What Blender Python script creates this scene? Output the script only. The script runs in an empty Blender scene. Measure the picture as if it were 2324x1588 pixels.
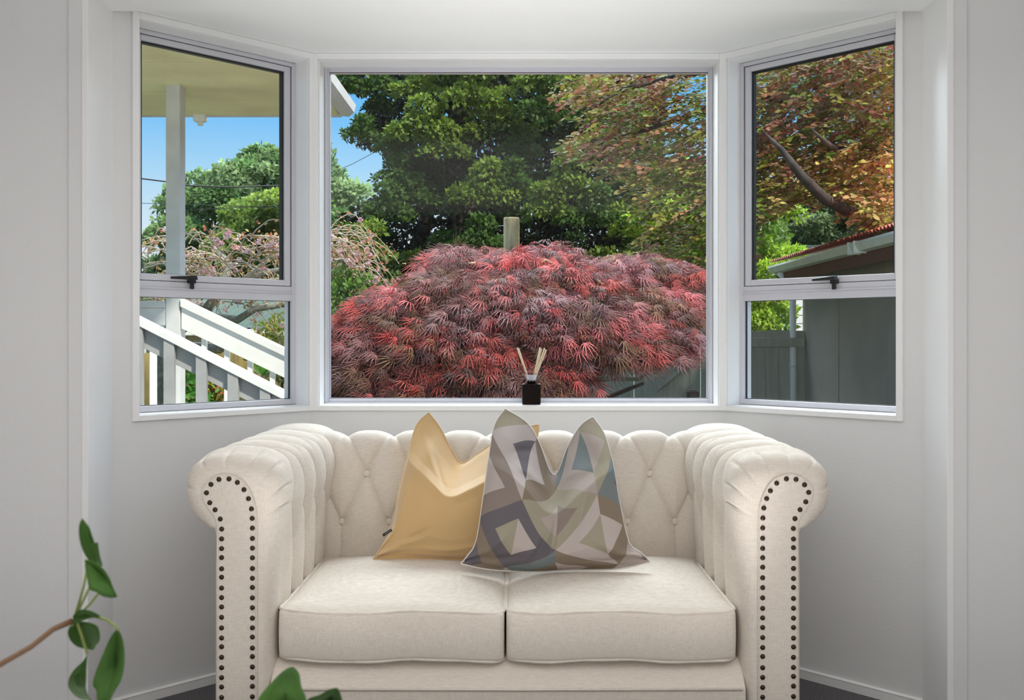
import bpy, bmesh, math, random
import numpy as np
from mathutils import Vector, Matrix
R = np.random.RandomState(7); random.seed(7)
C = bpy.context.scene.collection
sc = bpy.context.scene
PI = math.pi

# ---------------------------------------------------------------- camera, sky, sun, exposure
CX, CY, F, H0 = 1175.0, 767.0, 2250.0, 1.18
cd = bpy.data.cameras.new('camera'); cam = bpy.data.objects.new('camera', cd); C.objects.link(cam)
cd.sensor_width = 36; cd.lens = F/2324*36; cd.shift_x = (1162-CX)/2324; cd.shift_y = (CY-794)/2324
cam.location = (0, 0, H0); cam.rotation_euler = (PI/2, 0, 0); cd.clip_start = .05; cd.clip_end = 300
cd.dof.use_dof = True; cd.dof.focus_distance = 4.2; cd.dof.aperture_fstop = 11
sc.camera = cam
sc.view_settings.view_transform = 'Standard'; sc.view_settings.look = 'None'
sc.view_settings.gamma = 1; sc.view_settings.use_curve_mapping = False
sc.view_settings.exposure = 0.0
try:
    sc.cycles.max_bounces = 8; sc.cycles.diffuse_bounces = 4; sc.cycles.transparent_max_bounces = 16
    sc.cycles.sample_clamp_indirect = 6; sc.cycles.caustics_reflective = False
except Exception: pass
world = bpy.data.worlds.new('sky'); sc.world = world; world.use_nodes = True
nt = world.node_tree; nt.nodes.clear()
def N(nt, t, **k):
    n = nt.nodes.new(t)
    for a, b in k.items(): setattr(n, a, b)
    return n
def ramp(n, stops, interp='LINEAR'):
    cr = n.color_ramp; cr.interpolation = interp
    while len(cr.elements) > 1: cr.elements.remove(cr.elements[-1])
    cr.elements[0].position = stops[0][0]; cr.elements[0].color = (*stops[0][1], 1)
    for p, c in stops[1:]:
        e = cr.elements.new(p); e.color = (*c, 1)
wo = N(nt, 'ShaderNodeOutputWorld'); bg = N(nt, 'ShaderNodeBackground'); tc = N(nt, 'ShaderNodeTexCoord')
sx = N(nt, 'ShaderNodeSeparateXYZ'); mr = N(nt, 'ShaderNodeMapRange'); cr = N(nt, 'ShaderNodeValToRGB')
mr.inputs['From Min'].default_value = -.2; mr.inputs['From Max'].default_value = 1.0
def zz(z): return (z+.2)/1.2
ramp(cr, [(0, (.20, .22, .16)), (zz(-.03), (.4, .42, .36)), (zz(0), (.95, .97, 1.0)), (zz(.06), (.9, .95, 1.0)), (zz(.115), (.66, .83, 1.0)),
          (zz(.16), (.42, .72, 1.0)), (zz(.21), (.21, .57, 1.0)), (zz(.26), (.11, .48, 1.0)), (zz(.5), (.10, .38, .85)), (1, (.08, .3, .7))])
for a, b in ((tc.outputs['Generated'], sx.inputs[0]), (sx.outputs[2], mr.inputs[0]), (mr.outputs[0], cr.inputs[0]),
             (cr.outputs[0], bg.inputs[0]), (bg.outputs[0], wo.inputs[0])): nt.links.new(a, b)
bg.inputs[1].default_value = 1.0
def sun(name, frm, strength, angle, col):
    l = bpy.data.lights.new(name, 'SUN'); l.energy = strength; l.angle = math.radians(angle); l.color = col
    o = bpy.data.objects.new(name, l); C.objects.link(o); o.location = Vector(frm)*20
    o.rotation_euler = Vector(frm).to_track_quat('Z', 'Y').to_euler(); return o
sun('sunlight', (.55, -.62, .78), 5.2, 3, (1, .95, .86))
sun('added_wide_sun', (0.0, .72, .70), 12.5, 80, (.90, .96, 1.0))  # added second sun, very wide, brightens the room through the windows
def area(name, loc, rot, sx_, sy_, power, col=(1, 1, 1)):
    l = bpy.data.lights.new(name, 'AREA'); l.shape = 'RECTANGLE'; l.size = sx_; l.size_y = sy_; l.energy = power; l.color = col
    o = bpy.data.objects.new(name, l); C.objects.link(o); o.location = loc; o.rotation_euler = rot; return o
area('room_fill_light', (0, -.3, 2.05), (PI, 0, 0), 4.6, 3.6, 84, (1, .975, .95))          # added fill light, washes the room's white ceiling
area('low_fill_light', (0, 1.2, .18), (PI, 0, 0), 3.0, 1.7, 22, (1, .97, .94))            # added soft fill at floor level, below the view
for sx__ in (-.5, 0, .5):                                                             # added fill spots in front of the sofa, aimed at the bay ceiling
    l = bpy.data.lights.new('bay_fill_spot', 'SPOT'); l.energy = 34; l.spot_size = math.radians(50); l.spot_blend = .9; l.shadow_soft_size = .10
    o = bpy.data.objects.new('bay_fill_spot', l); C.objects.link(o); o.location = (sx__, 2.30, .13)
    o.rotation_euler = (Vector((sx__*.3, -.72, -2.1))).to_track_quat('Z', 'Y').to_euler()

# ---------------------------------------------------------------- helpers
def W(px, py, D): return np.array([(px-CX)/F*D, D, H0-(py-CY)/F*D])
def tag(o, label=None, cat=None, group=None, kind=None):
    if label: o['label'] = label
    if cat: o['category'] = cat
    if group: o['group'] = group
    if kind: o['kind'] = kind
    return o
def empty(name, loc=(0, 0, 0), label=None, cat=None, group=None, kind=None):
    o = bpy.data.objects.new(name, None); C.objects.link(o); o.location = loc; o.empty_display_size = .05
    return tag(o, label, cat, group, kind)
def link(name, me, parent=None):
    o = bpy.data.objects.new(name, me); C.objects.link(o)
    if parent:
        o.parent = parent
        off = Vector((0, 0, 0)); p = parent
        while p: off += p.location; p = p.parent
        o.location = -off
    return o
class MB:
    def __init__(s): s.v = []; s.f = []
    def add(s, V, Fc, M=None):
        n = len(s.v)
        for p in V:
            p = Vector(p)
            if M is not None: p = M @ p
            s.v.append(tuple(p))
        for f in Fc: s.f.append(tuple(i+n for i in f))
        return s
    def box(s, x0, x1, y0, y1, z0, z1, M=None):
        return s.add([(x0,y0,z0),(x1,y0,z0),(x1,y1,z0),(x0,y1,z0),(x0,y0,z1),(x1,y0,z1),(x1,y1,z1),(x0,y1,z1)],
              [(0,3,2,1),(4,5,6,7),(0,1,5,4),(1,2,6,5),(2,3,7,6),(3,0,4,7)], M)
    def prism(s, poly, z0, z1, M=None):
        n = len(poly)
        return s.add([(x,y,z0) for x,y in poly]+[(x,y,z1) for x,y in poly],
              [tuple(range(n))[::-1], tuple(range(n,2*n))]+[(i,(i+1)%n,n+(i+1)%n,n+i) for i in range(n)], M)
    def tube(s, pts, r, n=8, cap=True):
        pts = [Vector(p) for p in pts]; m = len(pts)
        rr = r if hasattr(r, '__len__') else [r]*m
        up = Vector((0,0,1)); base = len(s.v); prev = None
        for i, p in enumerate(pts):
            d = (pts[min(i+1,m-1)]-pts[max(i-1,0)]).normalized()
            if prev is None:
                a = d.cross(up if abs(d.z) < .9 else Vector((1,0,0))).normalized()
            else:
                a = (prev - d*prev.dot(d)).normalized()
            prev = a; b = d.cross(a)
            for k in range(n):
                t = 2*PI*k/n; s.v.append(tuple(p+(a*math.cos(t)+b*math.sin(t))*rr[i]))
        for i in range(m-1):
            for k in range(n):
                s.f.append((base+i*n+k, base+i*n+(k+1)%n, base+(i+1)*n+(k+1)%n, base+(i+1)*n+k))
        if cap:
            s.f.append(tuple(base+k for k in range(n))[::-1]); s.f.append(tuple(base+(m-1)*n+k for k in range(n)))
        return s
    def lathe(s, prof, c, n=24, sq=None):
        base = len(s.v)
        for r, z in prof:
            for k in range(n):
                t = 2*PI*k/n; s.v.append((c[0]+r*math.cos(t), c[1]+r*math.sin(t), c[2]+z))
        for i in range(len(prof)-1):
            for k in range(n):
                s.f.append((base+i*n+k, base+i*n+(k+1)%n, base+(i+1)*n+(k+1)%n, base+(i+1)*n+k))
        s.f.append(tuple(base+k for k in range(n))[::-1]); s.f.append(tuple(base+(len(prof)-1)*n+k for k in range(n)))
        return s
    def build(s, name, m, parent=None, smooth=False, bevel=0, fix=True):
        me = bpy.data.meshes.new(name); me.from_pydata(s.v, [], s.f)
        if fix:
            bm = bmesh.new(); bm.from_mesh(me); bmesh.ops.recalc_face_normals(bm, faces=bm.faces); bm.to_mesh(me); bm.free()
        me.materials.append(m)
        if smooth: me.polygons.foreach_set('use_smooth', [True]*len(me.polygons))
        o = link(name, me, parent)
        if bevel:
            b = o.modifiers.new('bevel', 'BEVEL'); b.width = bevel; b.segments = 2; b.limit_method = 'ANGLE'; b.angle_limit = .6
        return o
def npmesh(name, V, Fa, m, parent=None, smooth=False, col=None, uv=None):
    me = bpy.data.meshes.new(name); V = np.asarray(V, np.float32); Fa = np.asarray(Fa, np.int32); k = Fa.shape[1]
    me.vertices.add(len(V)); me.vertices.foreach_set('co', V.ravel())
    me.loops.add(Fa.size); me.loops.foreach_set('vertex_index', Fa.ravel())
    me.polygons.add(len(Fa)); me.polygons.foreach_set('loop_start', np.arange(len(Fa), dtype=np.int32)*k)
    try: me.polygons.foreach_set('loop_total', np.full(len(Fa), k, np.int32))
    except Exception: pass
    me.update(calc_edges=True)
    if smooth: me.polygons.foreach_set('use_smooth', np.ones(len(Fa), bool))
    if col is not None:
        a = me.color_attributes.new('Col', 'FLOAT_COLOR', 'POINT')
        c4 = np.ones((len(V), 4), np.float32); c4[:, :3] = col; a.data.foreach_set('color', c4.ravel())
    if uv is not None:
        u = me.uv_layers.new(name='UVMap'); u.data.foreach_set('uv', np.asarray(uv, np.float32)[Fa.ravel()].ravel())
    me.materials.append(m)
    return link(name, me, parent)
def gridfaces(nu, nv, wrap=False):
    i, j = np.meshgrid(np.arange(nu-1 if not wrap else nu), np.arange(nv-1), indexing='ij')
    a = i*nv+j; b = ((i+1) % nu)*nv+j
    return np.stack([a, b, b+1, a+1], -1).reshape(-1, 4)
def srgb(r, g, b):
    f = lambda c: ((c/255+.055)/1.055)**2.4 if c > 10 else c/255/12.92
    return (f(r), f(g), f(b))

# ---------------------------------------------------------------- materials
def mat(name, col, rough=.6, metal=0, var=0, vscale=8, bump=0, bscale=60, spec=.5, stretch=None, sheen=0, coat=0):
    m = bpy.data.materials.new(name); m.use_nodes = True; t = m.node_tree; p = t.nodes['Principled BSDF']
    p.inputs['Base Color'].default_value = (*col, 1); p.inputs['Roughness'].default_value = rough
    p.inputs['Metallic'].default_value = metal; p.inputs['Specular IOR Level'].default_value = spec
    p.inputs['Coat Weight'].default_value = coat
    if sheen: p.inputs['Sheen Weight'].default_value = sheen
    co = N(t, 'ShaderNodeTexCoord'); mp = N(t, 'ShaderNodeMapping')
    t.links.new(co.outputs['Object'], mp.inputs[0])
    if stretch: mp.inputs['Scale'].default_value = stretch
    if var:
        no = N(t, 'ShaderNodeTexNoise'); no.inputs['Scale'].default_value = vscale; no.inputs['Detail'].default_value = 5
        r = N(t, 'ShaderNodeValToRGB'); ramp(r, [(.3, tuple(max(0, c*(1-var)) for c in col)), (.7, tuple(min(1, c*(1+var)) for c in col))])
        t.links.new(mp.outputs[0], no.inputs['Vector']); t.links.new(no.outputs['Fac'], r.inputs[0]); t.links.new(r.outputs[0], p.inputs['Base Color'])
    if bump:
        n2 = N(t, 'ShaderNodeTexNoise'); n2.inputs['Scale'].default_value = bscale; n2.inputs['Detail'].default_value = 3
        b = N(t, 'ShaderNodeBump'); b.inputs['Strength'].default_value = bump; b.inputs['Distance'].default_value = .002
        t.links.new(mp.outputs[0], n2.inputs['Vector']); t.links.new(n2.outputs['Fac'], b.inputs['Height']); t.links.new(b.outputs[0], p.inputs['Normal'])
    return m
def linen(name, col):
    m = mat(name, col, .9, spec=.15); t = m.node_tree; p = t.nodes['Principled BSDF']
    co = t.nodes['Texture Coordinate']; hs = []
    for sc_ in ((1, 1, 14), (14, 14, 1)):
        mp = N(t, 'ShaderNodeMapping'); mp.inputs['Scale'].default_value = sc_
        no = N(t, 'ShaderNodeTexNoise'); no.inputs['Scale'].default_value = 45; no.inputs['Detail'].default_value = 3
        t.links.new(co.outputs['Object'], mp.inputs[0]); t.links.new(mp.outputs[0], no.inputs['Vector']); hs.append(no)
    ad = N(t, 'ShaderNodeMath', operation='ADD'); t.links.new(hs[0].outputs['Fac'], ad.inputs[0]); t.links.new(hs[1].outputs['Fac'], ad.inputs[1])
    r = N(t, 'ShaderNodeMapRange'); r.inputs['From Min'].default_value = .7; r.inputs['From Max'].default_value = 1.3
    r.inputs['To Min'].default_value = 0; r.inputs['To Max'].default_value = 1; t.links.new(ad.outputs[0], r.inputs[0])
    mx = N(t, 'ShaderNodeValToRGB'); ramp(mx, [(0, tuple(c*.86 for c in col)), (1, tuple(min(1, c*1.08) for c in col))])
    t.links.new(r.outputs[0], mx.inputs[0]); t.links.new(mx.outputs[0], p.inputs['Base Color'])
    b = N(t, 'ShaderNodeBump'); b.inputs['Strength'].default_value = .25; b.inputs['Distance'].default_value = .001
    t.links.new(ad.outputs[0], b.inputs['Height']); t.links.new(b.outputs[0], p.inputs['Normal'])
    return m
def leafmat(name, trans=.35, source='Col', col=None, rough=.55):
    m = bpy.data.materials.new(name); m.use_nodes = True; t = m.node_tree; p = t.nodes['Principled BSDF']
    p.inputs['Roughness'].default_value = rough; p.inputs['Specular IOR Level'].default_value = .3
    if col is not None:
        c = N(t, 'ShaderNodeRGB'); c.outputs[0].default_value = (*col, 1); out = c.outputs[0]
    elif source == 'Col':
        c = N(t, 'ShaderNodeAttribute', attribute_name='Col'); out = c.outputs['Color']
    else:
        c = N(t, 'ShaderNodeObjectInfo'); out = c.outputs['Color']
    tr = N(t, 'ShaderNodeBsdfTranslucent'); mx = N(t, 'ShaderNodeMixShader'); mx.inputs[0].default_value = trans
    t.links.new(out, p.inputs['Base Color']); t.links.new(out, tr.inputs[0])
    t.links.new(p.outputs[0], mx.inputs[1]); t.links.new(tr.outputs[0], mx.inputs[2])
    t.links.new(mx.outputs[0], t.nodes['Material Output'].inputs[0]); return m
M = {}
M['wall'] = mat('white_wall_paint', (.80, .80, .80), .75, bump=.25, bscale=180)
M['trim'] = mat('white_gloss_trim', (.93, .93, .93), .35)
M['ceil'] = mat('white_ceiling_paint', (.92, .92, .92), .8)
M['alu'] = mat('powder_coated_aluminium', (.66, .66, .71), .35, coat=.2)
M['seal'] = mat('black_rubber_seal', (.01, .01, .01), .5)
M['blackp'] = mat('black_handle_plastic', (.012, .012, .013), .25)
M['linen'] = linen('cream_linen', (.76, .69, .61))
M['carpet'] = mat('charcoal_carpet', (.12, .115, .12), 1, var=.7, vscale=260, bump=1, bscale=300)
M['nail'] = mat('antique_bronze_nail', (.055, .04, .028), .35, metal=.85)
M['velvet'] = mat('yellow_velvet', (.66, .44, .20), .85, sheen=.8, bump=.3, bscale=30, var=.05, vscale=5)
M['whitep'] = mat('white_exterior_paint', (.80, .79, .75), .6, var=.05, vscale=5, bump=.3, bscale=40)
M['shadegreyp'] = mat('shade_greyed_white_paint', (.36, .36, .35), .7, var=.10, vscale=7, bump=.4, bscale=40)  # near stair rail's white paint, its shade put into the colour
M['shadep'] = mat('shaded_white_paint', (.62, .62, .60), .6, var=.08, vscale=7, bump=.3, bscale=40)  # duller copy of the white exterior paint, shade put into the colour
M['soffit'] = mat('yellowed_soffit_board', (.97, .84, .47), .7, var=.12, vscale=2.5)
M['garage'] = mat('dark_grey_sheet_cladding', (.38, .33, .27), .85, var=.06, vscale=3)
M['fencegrey'] = mat('grey_green_stained_timber', (.43, .42, .35), .85, var=.12, vscale=4, stretch=(6, 6, .6))
M['fencebrown'] = mat('weathered_yellow_timber', (.40, .29, .10), .85, var=.35, vscale=3, stretch=(5, 5, .7))
M['redroof'] = mat('red_corrugated_iron', (.52, .12, .07), .6, var=.15, vscale=6)
M['greenroof'] = mat('pale_green_corrugated_iron', (.09, .125, .105), .95, var=.08, spec=.05, vscale=4)
M['brown'] = mat('red_brown_fascia', (.16, .055, .04), .6, var=.15)
M['gutter'] = mat('cream_gutter', (.93, .92, .80), .45, var=.08, vscale=6)
M['bark'] = mat('dark_bark', (.07, .055, .045), .9, var=.4, vscale=12, bump=.8, bscale=30)
M['lichen'] = mat('lichen_covered_bark', (.22, .22, .18), .9, var=.45, vscale=20, bump=.8, bscale=40)
M['paletwig'] = mat('pale_maple_branch', (.48, .38, .27), .8, var=.25, vscale=15)
M['twig'] = mat('cherry_twig', (.40, .34, .26), .8, var=.3, vscale=15)
M['postwood'] = mat('weathered_round_post', (.62, .50, .27), .85, var=.3, vscale=5, stretch=(8, 8, .8), bump=.6, bscale=30)
M['lawn'] = mat('grass_ground', (.035, .055, .02), 1, var=.4, vscale=4, bump=1, bscale=40)
M['leaf'] = leafmat('tree_leaves', .3); M['leafobj'] = leafmat('single_leaves', .3, 'obj')
M['petal'] = leafmat('pink_petals', .3, 'obj')
M['wire'] = mat('black_cable', (.03, .03, .03), .6)
# glass: clear, with the reflections of real glass
g = bpy.data.materials.new('window_glass'); g.use_nodes = True; t = g.node_tree; t.nodes.clear()
o_ = N(t, 'ShaderNodeOutputMaterial'); tr = N(t, 'ShaderNodeBsdfTransparent'); gl = N(t, 'ShaderNodeBsdfGlossy'); gl.inputs['Roughness'].default_value = 0
lw = N(t, 'ShaderNodeLayerWeight'); lw.inputs[0].default_value = .5
pw5 = N(t, 'ShaderNodeMath', operation='POWER'); pw5.inputs[1].default_value = 5; ma = N(t, 'ShaderNodeMath', operation='MULTIPLY_ADD'); ma.inputs[1].default_value = .8; ma.inputs[2].default_value = .011
mx = N(t, 'ShaderNodeMixShader'); t.links.new(lw.outputs['Facing'], pw5.inputs[0]); t.links.new(pw5.outputs[0], ma.inputs[0]); fr = ma
t.links.new(fr.outputs[0], mx.inputs[0]); t.links.new(tr.outputs[0], mx.inputs[1]); t.links.new(gl.outputs[0], mx.inputs[2]); t.links.new(mx.outputs[0], o_.inputs[0])
tr.inputs[0].default_value = (.97, .98, .97, 1); M['glass'] = g

# ================================================================= ROOM
ZC = 2.2335; ZS = .930; ZT = 2.2106; DB = 3.675; DN = 3.149; XB = .7655; XN = 1.2865; DO = 2.98; TH = .135
# back wall
m = MB(); m.box(-XB, XB, DB, DB+TH, -.5, ZS); m.box(-XB, XB, DB, DB+TH, ZT, ZC+.12)
m.box(-XB-.02, -.738, DB, DB+TH, ZS, ZT); m.box(.745, XB+.02, DB, DB+TH, ZS, ZT)
tag(m.build('wall_back', M['wall']), kind='structure')
def side_matrix(sgn):       # local x = along wall from near corner to back corner, y = outwards, z = up
    A = Vector((sgn*XN, DN, 0)); B = Vector((sgn*XB, DB, 0)); u = (B-A).normalized()
    n = Vector((-u.y, u.x, 0)); 
    if n.x*sgn < 0: n = -n
    mt = Matrix(((u.x, n.x, 0, A.x), (u.y, n.y, 0, A.y), (0, 0, 1, 0), (0, 0, 0, 1)))
    return mt, (B-A).length
SU0, SU1, ST = .083, None, .13
for sgn, side in ((-1, 'left'), (1, 'right')):
    S, L = side_matrix(sgn)
    SU1 = L-.014; m = MB()
    m.box(0, L, 0, ST, -.5, ZS, S); m.box(0, L, 0, ST, ZT, ZC+.12, S); m.box(0, SU0, 0, ST, ZS, ZT, S); m.box(SU1, L, 0, ST, ZS, ZT, S)
    # outer corner wedge between the two walls
    P0 = Vector((sgn*XB, DB, 0)); P1 = S @ Vector((L, ST, 0)); P2 = Vector((sgn*XB, DB+TH, 0))
    m.prism([(P0.x, P0.y), (P1.x, P1.y), (P1.x*.5+P2.x*.5, P2.y), (P2.x, P2.y)], -.5, ZC+.12)
    tag(m.build('wall_'+side, M['wall']), kind='structure')
    # baseboard
    m = MB(); m.box(.0, L, -.012, 0, 0, .030, S); m.add([(0,-.012,.030),(L,-.012,.030),(L,0,.034),(0,0,.034),(0,-.012,.028),(L,-.012,.028),(L,0,.028),(0,0,.028)],
        [(0,1,2,3),(4,7,6,5),(0,4,5,1),(1,5,6,2),(2,6,7,3),(3,7,4,0)], S)
    tag(m.build('baseboard_'+side, M['trim']), kind='structure')
    # front wall of the alcove (facing the room), reveal and architrave
    s = sgn
    m = MB(); x0, x1 = sorted((s*1.300, s*3.0)); m.box(x0, x1, DO, DO+.12, 0, 2.5)
    tag(m.build('wall_room_'+side, M['wall']), kind='structure')
    m = MB(); x0, x1 = sorted((s*1.2865, s*1.306)); m.box(x0, x1, DO-.012, DN+.03, 0, 2.262)
    tag(m.build('trim_%d' % (1 if s < 0 else 3), M['trim'], bevel=.002), kind='structure')
    m = MB(); x0, x1 = sorted((s*1.302, s*1.347)); m.box(x0, x1, DO-.009, DO, 0, 2.4)
    tag(m.build('trim_%d' % (2 if s < 0 else 4), M['wall'], bevel=.0015), kind='structure')
# baseboard back
m = MB(); m.box(-XB, XB, DB-.012, DB, 0, .034); tag(m.build('baseboard_back', M['trim']), kind='structure')
# bay ceiling, soffit of the opening, room ceiling and shell behind the camera
m = MB(); m.prism([(-XN-.05, DN-.02), (XN+.05, DN-.02), (XB+.17, DB+.2), (-XB-.17, DB+.2)], ZC, ZC+.12)
tag(m.build('ceiling', M['ceil']), kind='structure')
m = MB(); m.box(-1.30, 1.30, DO-.012, DN-.0, ZC-.0155, 2.5)
tag(m.build('trim_5', M['ceil']), kind='structure')
m = MB(); m.box(-3, 3, -3, DO, 2.4, 2.5); m.box(-3.0, 3.0, DO, DO+.12, 2.4, 2.5); tag(m.build('ceiling_room', M['ceil']), kind='structure')
m = MB(); m.box(-3.1, -3, -3, DO+.12, 0, 2.5); m.box(3, 3.1, -3, DO+.12, 0, 2.5); m.box(-3.1, 3.1, -3.1, -3, 0, 2.5)
tag(m.build('wall_room', M['wall']), kind='structure')
m = MB(); m.box(-3.1, 3.1, -3.1, DO+.12, -.1, 0); m.prism([(-XN-.02, DO), (XN+.02, DO), (XN, DN), (XB+.05, DB+.05), (-XB-.05, DB+.05), (-XN, DN)], -.1, 0)
tag(m.build('floor', M['carpet']), kind='structure')

# ================================================================= WINDOWS
def frame_boxes(m, u0, u1, z0, z1, w, y0, y1, T=None):
    wl, wr, wb, wt = w if hasattr(w, '__len__') else (w,)*4
    m.box(u0, u0+wl, y0, y1, z0, z1, T); m.box(u1-wr, u1, y0, y1, z0, z1, T)
    m.box(u0+wl, u1-wr, y0, y1, z0, z0+wb, T); m.box(u0+wl, u1-wr, y0, y1, z1-wt, z1, T)
    return m
def Tback():
    return Matrix.Translation((0, DB, 0))
def window(idx, T, U0, U1, y_f, wl, wr):
    win = empty('window_%d' % idx, kind='structure')
    # casing (proud of the wall) and liner
    frame_boxes(MB(), U0-wl, U1+wr, ZS-.018, min(ZT+.0225, ZC-.0005), (wl, wr, .018, .0222), -.012, 0.0, T).build('casing', M['trim'], win, bevel=.0015)
    frame_boxes(MB(), U0-.002, U1+.002, ZS-.004, ZT+.004, .006, 0.0, y_f, T).build('liner', M['trim'], win)
    return win
# window_1: the wide centre pane
T = Tback(); win = window(1, T, -.738, .745, TH-.03, .026, .020)
U0, U1 = -.735, .742
frame_boxes(MB(), U0, U1, ZS+.003, ZT-.003, (.018, .018, .018, .016), .098, .135, T).build('frame', M['alu'], win, bevel=.002)
frame_boxes(MB(), U0+.006, U1-.006, ZS+.010, ZT-.008, .0125, .100, .104, T).build('seal', M['seal'], win)
frame_boxes(MB(), U0+.002, U1-.002, ZS+.002, ZT-.002, (.010, .010, .005, .004), .090, .099, T).build('inner_bead', M['alu'], win, bevel=.001)
MB().box(U0+.01, U1-.01, .116, .120, ZS+.01, ZT-.01, T).build('pane', M['glass'], win)
def handle(win, S, u, z, flip=1):
    m = MB()
    m.box(u-.009, u+.014, -.012+.07, .098, z-.008, z+.010, S)
    m.add([(u-.080*flip, .052, z+.004), (u-.080*flip, .058, z+.004), (u+.014*flip, .066, z+.004), (u+.014*flip, .044, z+.004),
           (u-.080*flip, .052, z+.012), (u-.080*flip, .058, z+.012), (u+.010*flip, .066, z+.019), (u+.010*flip, .044, z+.019)],
          [(0,3,2,1),(4,5,6,7),(0,1,5,4),(1,2,6,5),(2,3,7,6),(3,0,4,7)], S)
    m.box(u-.006, u+.006, .055, .068, z-.028, z-.006, S)
    m.box(u+.010, u+.022, .074, .098, z-.005, z+.012, S)
    return m.build('latch_handle', M['blackp'], win, bevel=.002)
# side windows: awning sash above, fixed pane below
for idx, sgn in ((2, -1), (3, 1)):
    S, L = side_matrix(sgn); U0, U1 = SU0, L-.014
    win = window(idx, S, U0, U1, ST-.02, .022, .014)
    a, b = U0+.002, U1-.002; zt, zb = ZT-.003, ZS+.003
    ZM0, ZM1 = 1.318, 1.372      # transom bar
    frame_boxes(MB(), a, b, zb, zt, (.020, .018, .020, .014), .075, .130, S).build('frame', M['alu'], win, bevel=.002)
    mm = MB().box(a+.015, b-.015, .078, .130, ZM0, ZM1, S); mm.box(a+.015, b-.015, .071, .080, ZM0+.028, ZM0+.033, S)
    mm.build('transom', M['alu'], win, bevel=.0015)
    frame_boxes(MB(), a+.012, b-.012, ZM1-.006, zt-.010, .010, .086, .128, S).build('seal', M['seal'], win)
    sash = frame_boxes(MB(), a+.020, b-.022, ZM1+.002, zt-.016, (.024, .024, .022, .020), .080, .112, S).build('sash', M['alu'], win, bevel=.002)
    frame_boxes(MB(), a+.040, b-.042, ZM1+.0215, zt-.033, (.011, .011, .004, .009), .090, .108, S).build('sash_seal', M['seal'], win)
    MB().box(a+.03, b-.03, .098, .102, ZM1+.01, zt-.03, S).build('pane', M['glass'], win)
    MB().box(a+.01, b-.01, .100, .104, zb+.01, ZM0+.01, S).build('pane', M['glass'], win)
    frame_boxes(MB(), a+.018, b-.016, zb+.018, ZM0+.003, .004, .090, .1, S).build('seal', M['seal'], win)
    handle(win, S, (.30 if sgn < 0 else .335), ZM1+.004, 1 if sgn < 0 else -1)

# ================================================================= SOFA
sofa = empty('sofa', (-.027, 3.05, 0), 'cream linen button-tufted two-seat sofa with rolled arms under the bay window', 'sofa')
SX = 1151.0; SD = 2.655
def q(px, py): return ((px-SX)/F*SD, H0-(py-CY)/F*SD)      # profile point in metres, x from the sofa's middle
OUT = [(497,1772),(497,1500),(497,1300),(497,1205),(476,1193),(450,1174),(433,1150),(425,1118),(427,1084),(441,1056),(470,1037),(508,1029),(555,1028),(598,1034),
       (632,1052),(648,1085),(652,1125),(646,1190),(638,1270),(631,1385),(630,1560),(630,1772)]
INN = [(500,1772),(500,1500),(500,1300),(500,1206),(500,1187),(493,1165),(478,1147),(467,1122),(468,1102),(480,1088),(497,1077),(517,1073),(541,1079),(559,1092),
       (572,1112),(582,1137),(586,1162),(587,1205),(587,1280),(587,1385),(587,1560),(587,1772)]
def catmull(P, n):
    P = np.array(P, float); m = len(P); out = []
    for s in np.linspace(0, m-1-1e-9, n):
        i = int(s); f = s-i; p0 = P[max(i-1,0)]; p1 = P[i]; p2 = P[min(i+1,m-1)]; p3 = P[min(i+2,m-1)]
        out.append(.5*((2*p1)+(-p0+p2)*f+(2*p0-5*p1+4*p2-p3)*f*f+(-p0+3*p1-3*p2+p3)*f**3))
    return np.array(out)
OP = np.array([q(*p) for p in OUT])*[1.018, 1]; OP[:, 1] = H0-(H0-OP[:, 1])*1.012; IP = np.array([q(*p) for p in INN])
NT = 640
Oc = catmull(OP, NT); Ic = catmull(IP, NT)
arc = np.concatenate([[0], np.cumsum(np.linalg.norm(np.diff(Oc, axis=0), axis=1))])
# resample both by arc length of the outer one
NS = 420
tt = np.linspace(0, arc[-1], NS)
O2 = np.stack([np.interp(tt, arc, Oc[:, k]) for k in (0, 1)], 1); I2 = np.stack([np.interp(tt, arc, Ic[:, k]) for k in (0, 1)], 1)
tan = np.gradient(O2, axis=0); tan /= np.linalg.norm(tan, axis=1)[:, None]; nor = np.stack([-tan[:, 1], tan[:, 0]], 1)   # outward for this winding
def seg_dist(S_, T_, segs):
    d = np.full(S_.shape, 9.0)
    for (a0, b0, a1, b1) in segs:
        dx, dy = a1-a0, b1-b0; L2 = dx*dx+dy*dy+1e-12
        u = np.clip(((S_-a0)*dx+(T_-b0)*dy)/L2, 0, 1)
        d = np.minimum(d, np.hypot(S_-a0-u*dx, T_-b0-u*dy))
    return d
def tuft(S_, T_, segs, btns, A=.020, w=.022):
    d = seg_dist(S_, T_, segs)
    h = A*(1-np.exp(-d/w))-.0025*np.exp(-(d/.0028)**2)
    for (a, b) in btns:
        r2 = (S_-a)**2+(T_-b)**2
        h -= .010*np.exp(-r2/.0010)+.006*np.exp(-r2/.00016)
    return h
def near_t(zv, lo, hi):      # index of profile t where z crosses zv between indices
    k = np.argmin(np.abs(O2[lo:hi, 1]-zv)); return tt[lo+k]
top_i = int(np.argmax(O2[:, 1]))
t_r2 = near_t(.566, top_i, NS); t_r1 = near_t(.722, top_i, NS); t_r0 = tt[top_i]-.0
t_end = tt[np.argmin(O2[:top_i, 0])]-.02; t_seat = near_t(.44, top_i, NS)
Y0, YR, Y1 = 2.630, .075, 3.50
front = [Y0+YR*(1-math.cos(a)) for a in np.linspace(0, PI/2, 14)]
ys = np.array(front+list(np.linspace(Y0+YR+.004, Y1, 190)))
wf = np.array([math.sin(a) for a in np.linspace(0, PI/2, 14)]+[1.0]*190)
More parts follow.
